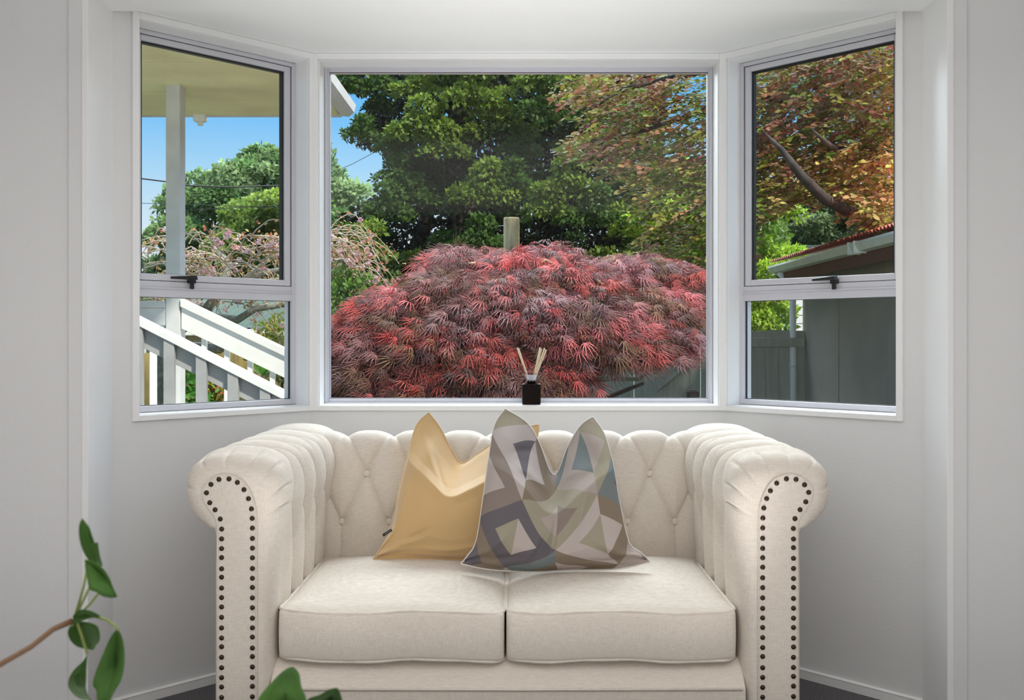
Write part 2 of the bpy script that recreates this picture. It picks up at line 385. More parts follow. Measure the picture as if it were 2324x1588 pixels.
bsp = .16; r2y = [2.86+bsp*k for k in range(4)]; r1y = [2.78+bsp*k for k in range(5)]
segs = []; btn_arm = []
for k in r2y:
    segs.append((k, t_r2, k, t_seat+.3)); btn_arm.append((k, t_r2)); btn_arm.append((k, t_r0)); segs.append((k, t_r0, k, t_end))
    for dk in (-.08, .08): segs += [(k, t_r2, k+dk, t_r1), (k, t_r0, k+dk, t_r1)]
for k in r1y[1:]: btn_arm.append((k, t_r1))
def arm(sgn):
    Sg, Tg = np.meshgrid(ys, tt, indexing='ij')
    h = tuft(Sg, Tg, segs, btn_arm, .028, .024)
    fade = np.clip((Sg-2.70)/.10, 0, 1); fade = fade*fade*(3-2*fade); h = h*fade+.017*(1-fade)
    # pleats round the scroll on the front
    pl = np.zeros_like(h)
    for px, py in ((434,1155),(425,1104),(452,1050),(508,1029),(575,1029),(628,1055),(645,1105),(650,1150)):
        xx, z2 = q(px, py); k = np.argmin(np.hypot(O2[:, 0]-xx, O2[:, 1]-z2)); pl -= .0075*np.exp(-np.abs(Tg-tt[k])/.0045)
    h = h-.017
    h = h + pl*np.clip((2.76-Sg)/.05, 0, 1)
    # displacement only on the upholstered roll/inner side, flat on the outside panel
    act = np.clip((Tg-(t_end-.03))/.05, 0, 1); h = h*act
    # below the seat stays straight
    W_ = wf[:, None, None]
    P = I2[None]+(O2-I2)[None]*W_
    P = P+nor[None]*(h*W_[..., 0])[..., None]
    V = np.zeros((len(ys), NS, 3)); V[..., 0] = P[..., 0]*sgn*-1*-1 if sgn > 0 else P[..., 0]; V[..., 1] = ys[:, None]; V[..., 2] = P[..., 1]
    if sgn > 0: V[..., 0] = -P[..., 0]
    V[..., 0] += -.027
    fc = gridfaces(len(ys), NS)
    if sgn > 0: fc = fc[:, ::-1]
    nb = len(V.reshape(-1, 3))
    VV = V.reshape(-1, 3)
    # rear cap as a strip fan
    cen = VV[(len(ys)-1)*NS:].mean(0); VV = np.vstack([VV, cen+[0, .02, 0]])
    last = (len(ys)-1)*NS
    cap = np.array([[last+i, last+i+1, nb, nb] for i in range(NS-1)])
    o = npmesh('arm', VV, fc, M['linen'], sofa, True)
    # cap as its own triangles joined in the same mesh
    bm = bmesh.new(); bm.from_mesh(o.data); bm.verts.ensure_lookup_table()
    for i in range(NS-1):
        try: f = bm.faces.new((bm.verts[last+i], bm.verts[last+i+1], bm.verts[nb]))
        except Exception: continue
        f.smooth = True
    bmesh.ops.recalc_face_normals(bm, faces=bm.faces); bm.to_mesh(o.data); bm.free()
    # scroll front panel
    pts = [( (p[0] if sgn < 0 else -p[0])-.027, Y0-.003, p[1]) for p in I2[::4]]
    m = MB(); n = len(pts); m.add(pts+[(x, Y0+.03, z) for x, y, z in pts], [tuple(range(n)), tuple(range(n, 2*n))[::-1]]+[(i, i+1, n+i+1, n+i) for i in range(n-1)]+[(n-1, 0, n, 2*n-1)])
    m.build('scroll_panel', M['linen'], sofa)
    m = MB().tube([(x, Y0-.003, z) for x, y, z in pts], .0022, 6); m.build('panel_piping', M['linen'], sofa, True)
    return I2
# shared nail and button meshes
def dome_mesh(name, r, hgt, m, n=12, rings=4, rim=0):
    v = [(0, -hgt, 0)]; f = []
    for i in range(1, rings+1):
        a = PI/2*i/rings
        for k in range(n):
            b = 2*PI*k/n; v.append((r*math.sin(a)*math.cos(b), -hgt*math.cos(a), r*math.sin(a)*math.sin(b)))
    for k in range(n): f.append((0, 1+k, 1+(k+1) % n))
    for i in range(rings-1):
        for k in range(n): f.append((1+i*n+k, 1+(i+1)*n+k, 1+(i+1)*n+(k+1) % n, 1+i*n+(k+1) % n))
    me = bpy.data.meshes.new(name); me.from_pydata(v, [], f); me.materials.append(m)
    bm = bmesh.new(); bm.from_mesh(me); bmesh.ops.recalc_face_normals(bm, faces=bm.faces); bm.to_mesh(me); bm.free()
    me.polygons.foreach_set('use_smooth', [True]*len(me.polygons)); return me
nail_me = dome_mesh('nailhead', .0068, .005, M['nail'])
btn_me = dome_mesh('tuft_button', .0115, .0045, M['linen'], 16)
sofa_off = Vector(sofa.location)
def put(name, me, loc, nrm):
    o = bpy.data.objects.new(name, me); C.objects.link(o); o.parent = sofa; o.location = Vector(loc)-sofa_off
    o.rotation_euler = Vector(nrm).to_track_quat('-Y', 'Z').to_euler(); return o
for sgn in (-1, 1):
    arm(sgn)
    # nails along an inset of the panel edge
    P = I2.copy(); tn = np.gradient(P, axis=0); tn /= np.linalg.norm(tn, axis=1)[:, None]+1e-9; nn = np.stack([-tn[:, 1], tn[:, 0]], 1)
    P = P-nn*.0105
    a2 = np.concatenate([[0], np.cumsum(np.linalg.norm(np.diff(P, axis=0), axis=1))]); n_ = int(a2[-1]/.0262)
    for k in range(1, n_):
        s_ = a2[-1]*(k+random.uniform(-.08, .08))/n_
        x = np.interp(s_, a2, P[:, 0]); z = np.interp(s_, a2, P[:, 1])
        if z < .06: continue
        put('nailhead', nail_me, ((x if sgn < 0 else -x)-.027, Y0-.003, z), (0, -1, 0))
# backrest
bp = [(3.315,.30),(3.318,.44),(3.325,.56),(3.345,.66),(3.365,.73),(3.375,.775),(3.385,.813),(3.405,.836),(3.435,.844),(3.47,.838),(3.50,.820),(3.515,.80),(3.515,.76),(3.50,.73),(3.50,.68),(3.50,.40),(3.50,.16)]
bc = catmull([(a, b) for a, b in bp], 400); ba = np.concatenate([[0], np.cumsum(np.linalg.norm(np.diff(bc, axis=0), axis=1))])
NBt = 320; bt = np.linspace(0, ba[-1], NBt); B2 = np.stack([np.interp(bt, ba, bc[:, k]) for k in (0, 1)], 1)
bt_ = np.gradient(B2, axis=0); bt_ /= np.linalg.norm(bt_, axis=1)[:, None]; bn = np.stack([-bt_[:, 1], bt_[:, 0]], 1)  # y,z : outward (towards viewer)
ti = int(np.argmax(B2[:, 1]))
def bz(zv): return bt[np.argmin(np.abs(B2[:ti, 1]-zv))]
tb2, tb1, tb0 = bz(.566), bz(.722), bt[ti]+.002
xs = np.linspace(-.76, .70, 480)
r2x = [(774-CX)/F*3.325+.1603*k for k in range(-1, 9)]; r1x = [x+.0802 for x in r2x[:-1]]
segs_b = []; btn_b = []
for x in r2x:
    segs_b += [(x, tb2, x, 0), (x, tb0, x, tb0+.3)]
    for dk in (-.0802, .0802): segs_b += [(x, tb2, x+dk, tb1), (x, tb0, x+dk, tb1)]
    btn_b += [(x, tb2), (x, tb0)]
btn_b += [(x, tb1) for x in r1x]
Sg, Tg = np.meshgrid(xs, bt, indexing='ij'); hb = tuft(Sg, Tg, segs_b, btn_b, .017, .020)*np.clip((tb0+.30-Tg)/.05, 0, 1)
below = np.clip((tb2-Tg)/.1, 0, 1); hb = hb*(1-.45*below)
V = np.zeros((480, NBt, 3)); V[..., 0] = xs[:, None]; V[..., 1] = B2[None, :, 0]+bn[None, :, 0]*hb; V[..., 2] = B2[None, :, 1]+bn[None, :, 1]*hb
npmesh('backrest', V.reshape(-1, 3), gridfaces(480, NBt), M['linen'], sofa, True)
for x, t_ in btn_b:
    if not (-.64 < x < .58): continue
    k = np.argmin(np.abs(bt-t_)); n_ = Vector((0, bn[k, 0], bn[k, 1]))
    y, z = B2[k, 0]+n_.y*.0, B2[k, 1]+n_.z*.0
    put('tuft_button', btn_me, (x, y+n_.y*-.009, z+n_.z*-.009), n_)
for sgn in (-1, 1):
    for yb, t_ in btn_arm:
        if yb > 3.30 or t_ == t_r0: continue
        k = np.argmin(np.abs(tt-t_)); n_ = Vector((nor[k, 0]*(1 if sgn < 0 else -1), 0, nor[k, 1]))
        put('tuft_button', btn_me, ((O2[k, 0] if sgn < 0 else -O2[k, 0])-.027-n_.x*.020, yb, O2[k, 1]-n_.z*.020), n_)
# front rail, apron, deck
xl, xr = -.66, .606
m = MB()
m.add([(xl, 2.632, .250), (xr, 2.632, .250), (xr, 2.695, .312), (xl, 2.695, .312), (xl, 3.34, .318), (xr, 3.34, .318),
       (xl, 2.632, .20), (xr, 2.632, .20), (xl, 3.34, .20), (xr, 3.34, .20)],
      [(0,1,2,3),(3,2,5,4),(6,8,9,7),(0,6,7,1),(4,5,9,8),(0,3,4,8,6),(1,7,9,5,2)])
m.build('front_rail', M['linen'], sofa, bevel=.004)
m = MB().box(xl, xr, 2.630, 2.66, .075, .246); m.build('apron', M['linen'], sofa, bevel=.004)
MB().tube([(xl+.01, 2.629, .249), (0, 2.628, .248), (xr-.01, 2.629, .249)], .0035, 8).build('rail_piping', M['linen'], sofa, True)
MB().box(-.74, .69, 3.44, 3.50, .075, .20).build('rear_rail', M['linen'], sofa)
M['darkwood'] = mat('dark_turned_wood', (.05, .03, .02), .4)
for lx in (-.73, .675):
    for ly in (2.68, 3.44):
        MB().lathe([(.022, 0), (.03, .02), (.022, .045), (.034, .08), (.034, .095)], (lx, ly, 0), 16).build('leg', M['darkwood'], sofa, True)
# seat cushions
def rounded_box(n, hx, hy, hz, r):
    faces = []; verts = {}; V = []; Fc = []
    lin = np.linspace(-1, 1, n)
    def vid(p):
        k = tuple(np.round(p, 5))
        if k not in verts: verts[k] = len(V); V.append(p)
        return verts[k]
    for ax in range(3):
        for sg in (-1, 1):
            a, b = [i for i in range(3) if i != ax]
            for i in range(n-1):
                for j in range(n-1):
                    qd = []
                    for di, dj in ((0,0),(1,0),(1,1),(0,1)):
                        p = [0, 0, 0]; p[ax] = sg; p[a] = lin[i+di]; p[b] = lin[j+dj]; qd.append(vid(tuple(p)))
                    Fc.append(qd if (sg > 0) ^ (ax == 1) else qd[::-1])
    V = np.array(V); Hh = np.array([hx, hy, hz]); P = V*Hh; inner = np.clip(P, -(Hh-r), Hh-r); d = P-inner; L_ = np.linalg.norm(d, axis=1)[:, None]
    P = np.where(L_ > 1e-9, inner+d/np.maximum(L_, 1e-9)*np.minimum(L_, r), P); return P, V, np.array(Fc)
def seat(x0, x1, lift):
    P, U, Fc = rounded_box(34, (x1-x0)/2, .325, .070, .016)
    ux, uy, uz = U.T
    crown = (1-np.abs(ux)**3)*(1-np.abs(uy)**3.5)
    P[:, 2] += np.where(uz > 0, uz*.032*crown, 0)+ .004*np.sin(ux*5+lift)*(uy < -.8)
    P[:, 1] -= np.clip(-uy, 0, 1)**6*.012*(1-uz**2)
    P[:, 1] -= np.clip(-uy, 0, 1)**6*.008*(1-ux**2)
    P += [(x0+x1)/2, 2.655+.330, .381]
    o = npmesh('seat_cushion', P, Fc, M['linen'], sofa, True)
    off = o
    for zc in (.4445, .3165):
        pts = []; hx, hy, r = (x1-x0)/2, .322, .035
        for (cx_, cy_, a0) in ((hx-r, hy-r, 0), (-(hx-r), hy-r, PI/2), (-(hx-r), -(hy-r), PI), (hx-r, -(hy-r), 1.5*PI)):
            for k in range(9):
                a = a0+PI/2*k/8; x, y = cx_+r*math.cos(a), cy_+r*math.sin(a)
                pts.append((x, y))
        dense = []
        for i in range(len(pts)):
            p, p2 = pts[i], pts[(i+1) % len(pts)]; nseg = max(1, int(math.hypot(p2[0]-p[0], p2[1]-p[1])/.04))
            for k in range(nseg): dense.append((p[0]+(p2[0]-p[0])*k/nseg, p[1]+(p2[1]-p[1])*k/nseg))
        dense.append(dense[0]); path = []
        for x, y in dense:
            fb = .008*(1-(x/hx)**2) if y < 0 else 0
            path.append((x+(x0+x1)/2, y-fb*(1 if y < -.25 else 0)+2.985, zc+.004*math.sin(x/hx*5+lift)*(1 if y < -.25 else 0)+.0015*math.sin(x*40)))
        MB().tube(path, .0048, 8).build('piping', M['linen'], o, True)
    return o
seat(-.644, -.036, 0.3); seat(-.031, .588, 1.9)

# ================================================================= PILLOWS
def pillow(name, Lf, Rt, Bt, Tp, depth, thick, mtl, label, cat_group, seed, fold=.66, n=150, piping=None, ridges=()):
    rs = np.random.RandomState(seed)
    u = np.linspace(-1, 1, n); v = np.linspace(0, 1, n)
    def even(P_):
        c_ = catmull(P_, 600); a_ = np.concatenate([[0], np.cumsum(np.linalg.norm(np.diff(c_, axis=0), axis=1))]); s_ = np.linspace(0, a_[-1], n)
        return np.stack([np.interp(s_, a_, c_[:, k]) for k in (0, 1)], 1)
    L_ = even(Lf); R_ = even(Rt); B_ = catmull(Bt, n); T_ = catmull(Tp, n)
    su = (u+1)/2; Ug, Vg = np.meshgrid(su, v, indexing='ij')
    P = (1-Ug)[..., None]*L_[None]+Ug[..., None]*R_[None]+(1-Vg)[..., None]*B_[:, None]+Vg[..., None]*T_[:, None]
    c = lambda a, b, w: (a[..., None]*b[..., None])*w
    P -= c(1-Ug, 1-Vg, L_[0])+c(Ug, 1-Vg, R_[0])+c(1-Ug, Vg, L_[-1])+c(Ug, Vg, R_[-1])
    D0 = np.interp(Vg, [0, fold, 1], depth)
    uu = Ug*2-1
    edge = np.clip(1-np.abs(uu)**3.0, 0, 1)**.65*np.clip(1-(1-Vg)**6, 0, 1)**.6
    # belly swells up to the fold, then falls away to the top seam
    vv = np.interp(Vg, [0, .06, .25, fold-.10, fold-.015, fold, fold+.06, .9, 1], [0, .55, .85, 1.0, 1.12, 1.10, .70, .22, 0])
    th = thick*edge*vv
    # karate-chop: thin in the middle of the top
    th *= 1-.55*np.exp(-(uu/.28)**2)*np.clip((Vg-fold)/.2, 0, 1)
    wr = np.zeros_like(th)
    for k in range(9):
        a = rs.uniform(0, PI); fq = rs.uniform(3, 9); ph = rs.uniform(0, 6)
        wr += np.sin((uu*math.cos(a)+Vg*2*math.sin(a))*fq+ph)/fq
    corner = np.exp(-((np.abs(uu)-1)**2+(Vg*1.6)**2)/.12)+np.exp(-((np.abs(uu)-.75)**2+((Vg-.88)*1.6)**2)/.10)
    ang = np.arctan2(Vg*1.3, np.abs(uu)-1.05)
    wr2 = (np.sin(ang*9+seed)+.5*np.sin(ang*17+2*seed))*corner*.015
    th2 = th*(1+.15*wr)+wr2*edge**.5*(vv > 0)*np.clip(vv*3, 0, 1)
    for (ru, rvv, ra, rl, rw, ramp_) in ridges:      # soft creases and folds in the cover
        du, dv = uu-ru, (Vg-rvv)*2; al = du*math.cos(ra)+dv*math.sin(ra); ac = -du*math.sin(ra)+dv*math.cos(ra)
        th2 = th2+ramp_*np.exp(-(al/rl)**2-(ac/rw)**2)*np.clip(vv*2.5, 0, 1)*edge
    Vf = np.zeros((n, n, 3)); Vb = np.zeros((n, n, 3))
    for Vx, sg in ((Vf, -1), (Vb, 1)):
        D = D0+sg*(th2 if sg < 0 else th*.55)
        Vx[..., 0] = (P[..., 0]-CX)/F*D0; Vx[..., 1] = D; Vx[..., 2] = H0-(P[..., 1]-CY)/F*D0
    VV = np.vstack([Vf.reshape(-1, 3), Vb.reshape(-1, 3)]); fc = gridfaces(n, n)
    uvg = np.stack([Ug, Vg], -1).reshape(-1, 2)
    o = npmesh(name, VV, np.vstack([fc, fc[:, ::-1]+n*n]), mtl, None, True, uv=np.vstack([uvg, uvg]))
    bm = bmesh.new(); bm.from_mesh(o.data); bmesh.ops.remove_doubles(bm, verts=bm.verts, dist=.0002)
    bmesh.ops.recalc_face_normals(bm, faces=bm.faces); bm.to_mesh(o.data); bm.free()
    tag(o, label, 'cushion', cat_group)
    rim = [tuple(Vf[i, 0]) for i in range(n)]+[tuple(Vf[n-1, j]) for j in range(1, n)]+[tuple(Vf[i, n-1]) for i in range(n-2, -1, -1)]+[tuple(Vf[0, j]) for j in range(n-2, -1, -1)]
    MB().tube(rim[::3]+[rim[0]], .0022, 6).build('edge_seam', piping or mtl, o, True)
    return o, Vf
# geometric print: a lattice of diamonds split left/right with smaller diamonds inside
def print_mat():
    m = mat('geometric_print_cotton', (.6, .55, .5), .9, spec=.1); t = m.node_tree; p = t.nodes['Principled BSDF']; Lk = t.links.new
    uvn = N(t, 'ShaderNodeUVMap'); s = N(t, 'ShaderNodeSeparateXYZ'); Lk(uvn.outputs[0], s.inputs[0])
    def mt(op, a, b=None, c=None):
        n = N(t, 'ShaderNodeMath', operation=op)
        for i, x in enumerate((a, b, c)):
            if x is None: continue
            if isinstance(x, (int, float)): n.inputs[i].default_value = x
            else: Lk(x, n.inputs[i])
        return n.outputs[0]
    X = mt('MULTIPLY', mt('SUBTRACT', s.outputs[0], .27), 1.8); Y = mt('MULTIPLY', mt('SUBTRACT', s.outputs[1], .575), 1.9)
    P_ = mt('ADD', X, Y); Q_ = mt('SUBTRACT', X, Y)
    fp, fq = mt('FLOOR', P_), mt('FLOOR', Q_)
    lp = mt('SUBTRACT', mt('SUBTRACT', P_, fp), .5); lq = mt('SUBTRACT', mt('SUBTRACT', Q_, fq), .5)
    half = mt('GREATER_THAN', mt('ADD', lp, lq), 0)
    inner = mt('LESS_THAN', mt('MAXIMUM', mt('ABSOLUTE', lp), mt('ABSOLUTE', lq)), .255)
    cv = N(t, 'ShaderNodeCombineXYZ'); Lk(fp, cv.inputs[0]); Lk(fq, cv.inputs[1])
    Lk(mt('ADD', mt('ADD', mt('MULTIPLY', half, 1.0), mt('MULTIPLY', inner, 2.0)), 5.0), cv.inputs[2])
    wn = N(t, 'ShaderNodeTexWhiteNoise'); Lk(cv.outputs[0], wn.inputs['Vector'])
    rp = N(t, 'ShaderNodeValToRGB')
    ramp(rp, [(0, (.40, .34, .31)), (.20, (.22, .175, .15)), (.36, (.085, .078, .10)), (.52, (.48, .42, .40)), (.68, (.14, .18, .19)), (.80, (.32, .29, .21)), (.90, (.20, .15, .10))], 'CONSTANT')
    Lk(wn.outputs['Value'], rp.inputs[0])
    mxc = N(t, 'ShaderNodeMix', data_type='RGBA'); mxc.inputs[0].default_value = .12; Lk(rp.outputs[0], mxc.inputs[6]); mxc.inputs[7].default_value = (.62, .56, .52, 1)
    Lk(mxc.outputs[2], p.inputs['Base Color'])
    no = N(t, 'ShaderNodeTexNoise'); no.inputs['Scale'].default_value = 500; b = N(t, 'ShaderNodeBump'); b.inputs['Strength'].default_value = .3; b.inputs['Distance'].default_value = .001
    Lk(t.nodes['Texture Coordinate'].outputs['Object'], no.inputs['Vector']); Lk(no.outputs['Fac'], b.inputs['Height']); Lk(b.outputs[0], p.inputs['Normal'])
    return m
M['print'] = print_mat(); M['creampipe'] = mat('cream_piping', (.78, .74, .70), .8)
yl, ylV = pillow('cushion', [(846,1267),(866,1238),(890,1190),(905,1110),(926,1030),(945,965),(973,936)], [(1205,1269),(1190,1205),(1188,1130),(1200,1060),(1218,1000),(1223,964)],
    [(847,1269),(940,1268),(1040,1270),(1130,1270),(1205,1269)], [(973,936),(1000,972),(1022,1015),(1048,1050),(1090,1025),(1150,985),(1205,967),(1223,964)],
    [3.14, 3.21, 3.30], .075, M['velvet'], 'plain yellow velvet cushion leaning on the sofa back, behind the patterned cushion', 'scatter cushions', 3, .68, ridges=[(-.55,.80,2.6,.3,.06,.005),(-.3,.74,2.4,.3,.05,-.006),(-.75,.15,.5,.2,.05,.014),(-.6,.22,.8,.2,.04,-.012),(-.8,.08,.2,.2,.04,.012),(0,.14,.1,.5,.06,.008),(-.82,.5,1.45,.5,.05,.010)])
pt, ptV = pillow('cushion', [(1045,1280),(1060,1262),(1080,1228),(1096,1130),(1109,1040),(1122,965),(1146,927)], [(1478,1274),(1456,1253),(1428,1228),(1406,1135),(1391,1050),(1372,985),(1346,945)],
    [(1046,1279),(1110,1292),(1200,1297),(1290,1293),(1400,1291),(1477,1275)], [(1146,927),(1195,958),(1222,1000),(1248,1068),(1266,1070),(1290,1010),(1318,965),(1346,945)],
    [2.96, 3.02, 3.15], .095, M['print'], 'cushion printed with grey, taupe and beige diamonds, pinched at the top', 'scatter cushions', 11, .66, piping=M['creampipe'], ridges=[(.05,.42,1.5,.35,.05,.014),(-.12,.3,1.3,.3,.06,-.012),(-.72,.22,.9,.22,.07,.016),(-.6,.12,.5,.2,.05,-.014),(.72,.2,2.2,.28,.08,.020),(.62,.1,2.7,.2,.05,-.016),(.42,.52,1.2,.3,.06,.010),(-.5,.75,.4,.35,.06,.014),(.5,.78,2.6,.3,.06,.012),(-.55,.86,.7,.25,.04,-.012)])
# care tag on the yellow cushion
m = MB(); a = W(869, 1215, 3.09); b = W(889, 1202, 3.09)
d = Vector(b-a); n_ = Vector((d.z, 0, -d.x)).normalized()*.0085
m.add([Vector(a)-n_*.5+Vector((0, y, 0)) for y in (0, .0015)]+[Vector(b)-n_*.5+Vector((0, y, 0)) for y in (0, .0015)]+[Vector(b)+n_*.5+Vector((0, y, 0)) for y in (0, .0015)]+[Vector(a)+n_*.5+Vector((0, y, 0)) for y in (0, .0015)],
      [(0,2,4,6),(1,7,5,3),(0,1,3,2),(2,3,5,4),(4,5,7,6),(6,7,1,0)])
tg = m.build('fabric_tag', M['seal'], yl); tag(tg, 'small black fabric tag with faint grey marks')
M['greymark'] = mat('grey_tag_print', (.25, .25, .25), .8)
m = MB()
for k in range(7):
    c_ = Vector(a)+d*(.25+.1*k)+Vector((0, -.0006, 0)); e = n_*.16; f_ = d.normalized()*.0008
    m.add([c_-e-f_, c_-e+f_, c_+e+f_, c_+e-f_], [(0,1,2,3)])
m.build('tag_print', M['greymark'], tg, fix=False)

# ================================================================= REED DIFFUSER on the sill
df = empty('reed_diffuser', (0.0512, DB+.045, ZS+.002), 'dark brown glass reed diffuser bottle with pale reeds on the window sill', 'diffuser')
cx_, cy_ = .0512, DB+.045
M['amber'] = mat('dark_amber_glass', (.006, .002, .001), .12, spec=.25)
M['collar'] = mat('grey_metal_collar', (.36, .35, .38), .3, metal=.6)
m = MB(); m.box(cx_-.0348, cx_+.0348, cy_-.030, cy_+.030, ZS+.002, ZS+.080); m.build('bottle', M['amber'], df, bevel=.005)
MB().lathe([(.018, .080), (.018, .092), (.017, .093)], (cx_, cy_, ZS), 24).build('neck', M['amber'], df, True)
MB().lathe([(.0175, .086), (.019, .094), (.026, .112), (.0245, .112), (.017, .094)], (cx_, cy_, ZS), 10).build('collar', M['collar'], df)
M['reed'] = mat('pale_reed', (.72, .60, .42), .8, var=.1, vscale=50)
for (tx, ty) in ((1173.5, 789), (1176.5, 790), (1226, 788), (1229, 791), (1236, 790), (1240, 793)):
    e = W(tx, ty, cy_); s0 = (cx_-(e[0]-cx_)*.25, cy_, ZS+.03)
    MB().tube([s0, tuple(e)], .0026, 8).build('reed', M['reed'], df, True)
for k, (x, w_) in enumerate(((1160, 26), (1234, 16))):
    e = W(x, 917, DB+.02); mm = MB().box(e[0]-w_*.0008, e[0]+w_*.0008, DB+.010, DB+.035, ZS+.002, ZS+.0045)
    tag(mm.build('paper_scrap', M['trim']), ('flat white paper scrap on the sill left of the diffuser', 'flat white paper scrap on the sill right of the diffuser')[k], 'paper')

# ================================================================= HOUSE PLANT in the foreground
hp = empty('houseplant', (-.62, .80, 0), 'green leafy houseplant with a thin brown branch, blurred in the left foreground', 'plant')
M['pleaf'] = mat('houseplant_leaf', (.035, .105, .008), .8, var=.35, vscale=12)
M['pleaf'].node_tree.nodes['Principled BSDF'].inputs['Subsurface Weight'].default_value = 0
M['pstem'] = mat('brown_stem', (.16, .085, .04), .6); M['pstem2'] = mat('green_leaf_stalk', (.25, .32, .08), .6)
leaves = [([(190,1174),(203,1196),(213,1222),(217,1232),(226,1230),(224,1262),(221,1290),(200,1288),(190,1262),(185,1225),(185,1190)], .90, .015, (203,1190,206,1280)),
          ([(193,1268),(215,1272),(242,1284),(262,1302),(276,1322),(292,1334),(284,1340),(255,1340),(235,1333),(218,1328),(205,1305),(196,1285)], .89, -.02, (198,1275,285,1335)),
          ([(165,1412),(190,1405),(215,1402),(238,1408),(238,1430),(228,1452),(213,1468),(200,1482),(190,1478),(175,1468),(163,1450),(158,1428)], .91, .02, (165,1412,200,1478)),
          ([(266,1424),(280,1438),(292,1465),(300,1495),(301,1520),(292,1540),(285,1558),(272,1565),(258,1556),(250,1540),(240,1528),(239,1505),(247,1465),(256,1440)], .92, -.02, (265,1428,272,1560)),
          ([(200,1482),(198,1510),(192,1545),(180,1575),(168,1625),(140,1625),(142,1575),(152,1545),(168,1520),(188,1500)], .90, .02, (198,1484,155,1620)),
          ([(168,1395),(185,1380),(205,1378),(225,1385),(234,1395),(210,1400),(185,1408),(168,1412)], .90, -.015, (170,1402,232,1394)),
          ([(590,1630),(592,1580),(610,1555),(632,1535),(652,1530),(672,1538),(684,1560),(700,1580),(700,1630)], .86, .02, (645,1630,652,1534)),
          ([(700,1630),(706,1572),(735,1560),(752,1550),(768,1546),(778,1552),(786,1590),(790,1630)], .87, -.02, (745,1630,770,1550))]
for poly, D, bend, mid in leaves:
    P = np.array(poly, float); cen = P.mean(0); n_ = len(P); dense = catmull(np.vstack([P, P[:1]]), n_*4)[:-1]; nd = len(dense)
    V = []; a_ = np.array(mid[:2], float); b_ = np.array(mid[2:], float); ax = (b_-a_)/np.linalg.norm(b_-a_)
    rings = [.0, .35, .7, 1.0]
    for rr in rings[1:]:
        for p in dense:
            qv = cen+(p-cen)*rr; off = qv-a_; side = off[0]*-ax[1]+off[1]*ax[0]; al = off@ax
            dd = D-abs(side)*.00028+bend*(al/100)**2
            w_ = W(qv[0], qv[1], D); V.append((w_[0], dd, w_[2]))
    w_ = W(cen[0], cen[1], D); V.append((w_[0], D, w_[2]))
    f = []
    for r_ in range(2):
        for i in range(nd): f.append((r_*nd+i, r_*nd+(i+1) % nd, (r_+1)*nd+(i+1) % nd, (r_+1)*nd+i))
    for i in range(nd): f.append((3*nd, (i+1) % nd, i))
    mb = MB(); mb.v = V; mb.f = f; lf = mb.build('leaf', M['pleaf'], hp, True)
    sd = lf.modifiers.new('t', 'SOLIDIFY'); sd.thickness = .0006
def pw(pts, D): return [tuple(W(x, y, d)) for (x, y), d in zip(pts, D)]
MB().tube(pw([(-420,1720),(-200,1600),(0,1508),(70,1468),(120,1428),(165,1408)], [.80,.82,.85,.87,.89,.90]), [.004,.0034,.0026,.0025,.0026,.003], 8).build('stem', M['pstem'], hp, True)
for pts in ([(168,1405),(185,1370),(205,1330),(214,1300)], [(175,1400),(205,1370),(225,1345),(232,1332)], [(200,1395),(240,1405),(262,1420),(268,1430)], [(172,1405),(185,1440),(198,1484)], [(172,1405),(160,1410),(165,1420)], [(170,1400),(190,1330),(200,1280)]):
    MB().tube(pw(pts, [.9]*len(pts)), .0012, 6).build('leaf_stalk', M['pstem2'], hp, True)
MB().tube([tuple(W(648, 1630, .86)), (-.25, .85, .78), (-.42, .82, .66), (-.58, .80, .58), (-.60, .80, .5)], .0028, 6).build('stem', M['pstem'], hp, True)
MB().tube([tuple(W(745, 1630, .87)), (-.22, .86, .80), (-.32, .83, .72)], .0016, 6).build('leaf_stalk', M['pstem2'], hp, True)
MB().tube([(-.57, .80, .80), (-.60, .80, .66), (-.61, .80, .5)], .004, 6).build('stem', M['pstem'], hp, True)
p0 = W(-420, 1720, .80); MB().tube([tuple(p0), (-.58, .80, .82), (-.575, .80, .78)], .004, 6).build('stem', M['pstem'], hp, True)
M['pot'] = mat('white_ceramic_pot', (.7, .7, .7), .3)
MB().lathe([(.055, .30), (.075, .50), (.078, .52), (.07, .52), (.066, .49)], (-.61, .80, 0), 28).build('pot', M['pot'], hp, True)
tbl = empty('plant_stand', (-.61, .80, 0), 'small dark wooden stand carrying the houseplant pot, below the frame', 'stand')
MB().lathe([(.13, .28), (.14, .285), (.14, .30), (.13, .30)], (-.61, .80, 0), 28).build('top', M['darkwood'], tbl)
for k in range(3):
    a = 2*PI*k/3; MB().tube([(-.61+.09*math.cos(a), .80+.09*math.sin(a), .285), (-.61+.13*math.cos(a), .80+.13*math.sin(a), 0)], .011, 8).build('leg', M['darkwood'], tbl)

# ================================================================= GARDEN
GZ = -.5
m = MB().box(-40, 40, DB+.3, 70, GZ-.1, GZ); tag(m.build('ground', M['lawn']), kind='structure')
def leafcloud(name, P, d, nrm, size, tpl, faces, col, parent, mtl=None, kind='stuff'):
    P = np.asarray(P); n = len(P); d = d/np.linalg.norm(d, axis=1)[:, None]
    b = np.cross(nrm, d); b /= np.linalg.norm(b, axis=1)[:, None]+1e-9; nn = np.cross(d, b)
    tpl = np.asarray(tpl, float); k = len(tpl)
    V = P[:, None]+size[:, None, None]*(tpl[None, :, 0:1]*d[:, None]+tpl[None, :, 1:2]*b[:, None]+tpl[None, :, 2:3]*nn[:, None])
    Fa = (np.asarray(faces)[None]+(np.arange(n)*k)[:, None, None]).reshape(-1, len(faces[0]))
    o = npmesh(name, V.reshape(-1, 3), Fa, mtl or M['leaf'], parent, False, np.repeat(col, k, axis=0))
    if kind: o['kind'] = kind
    return o
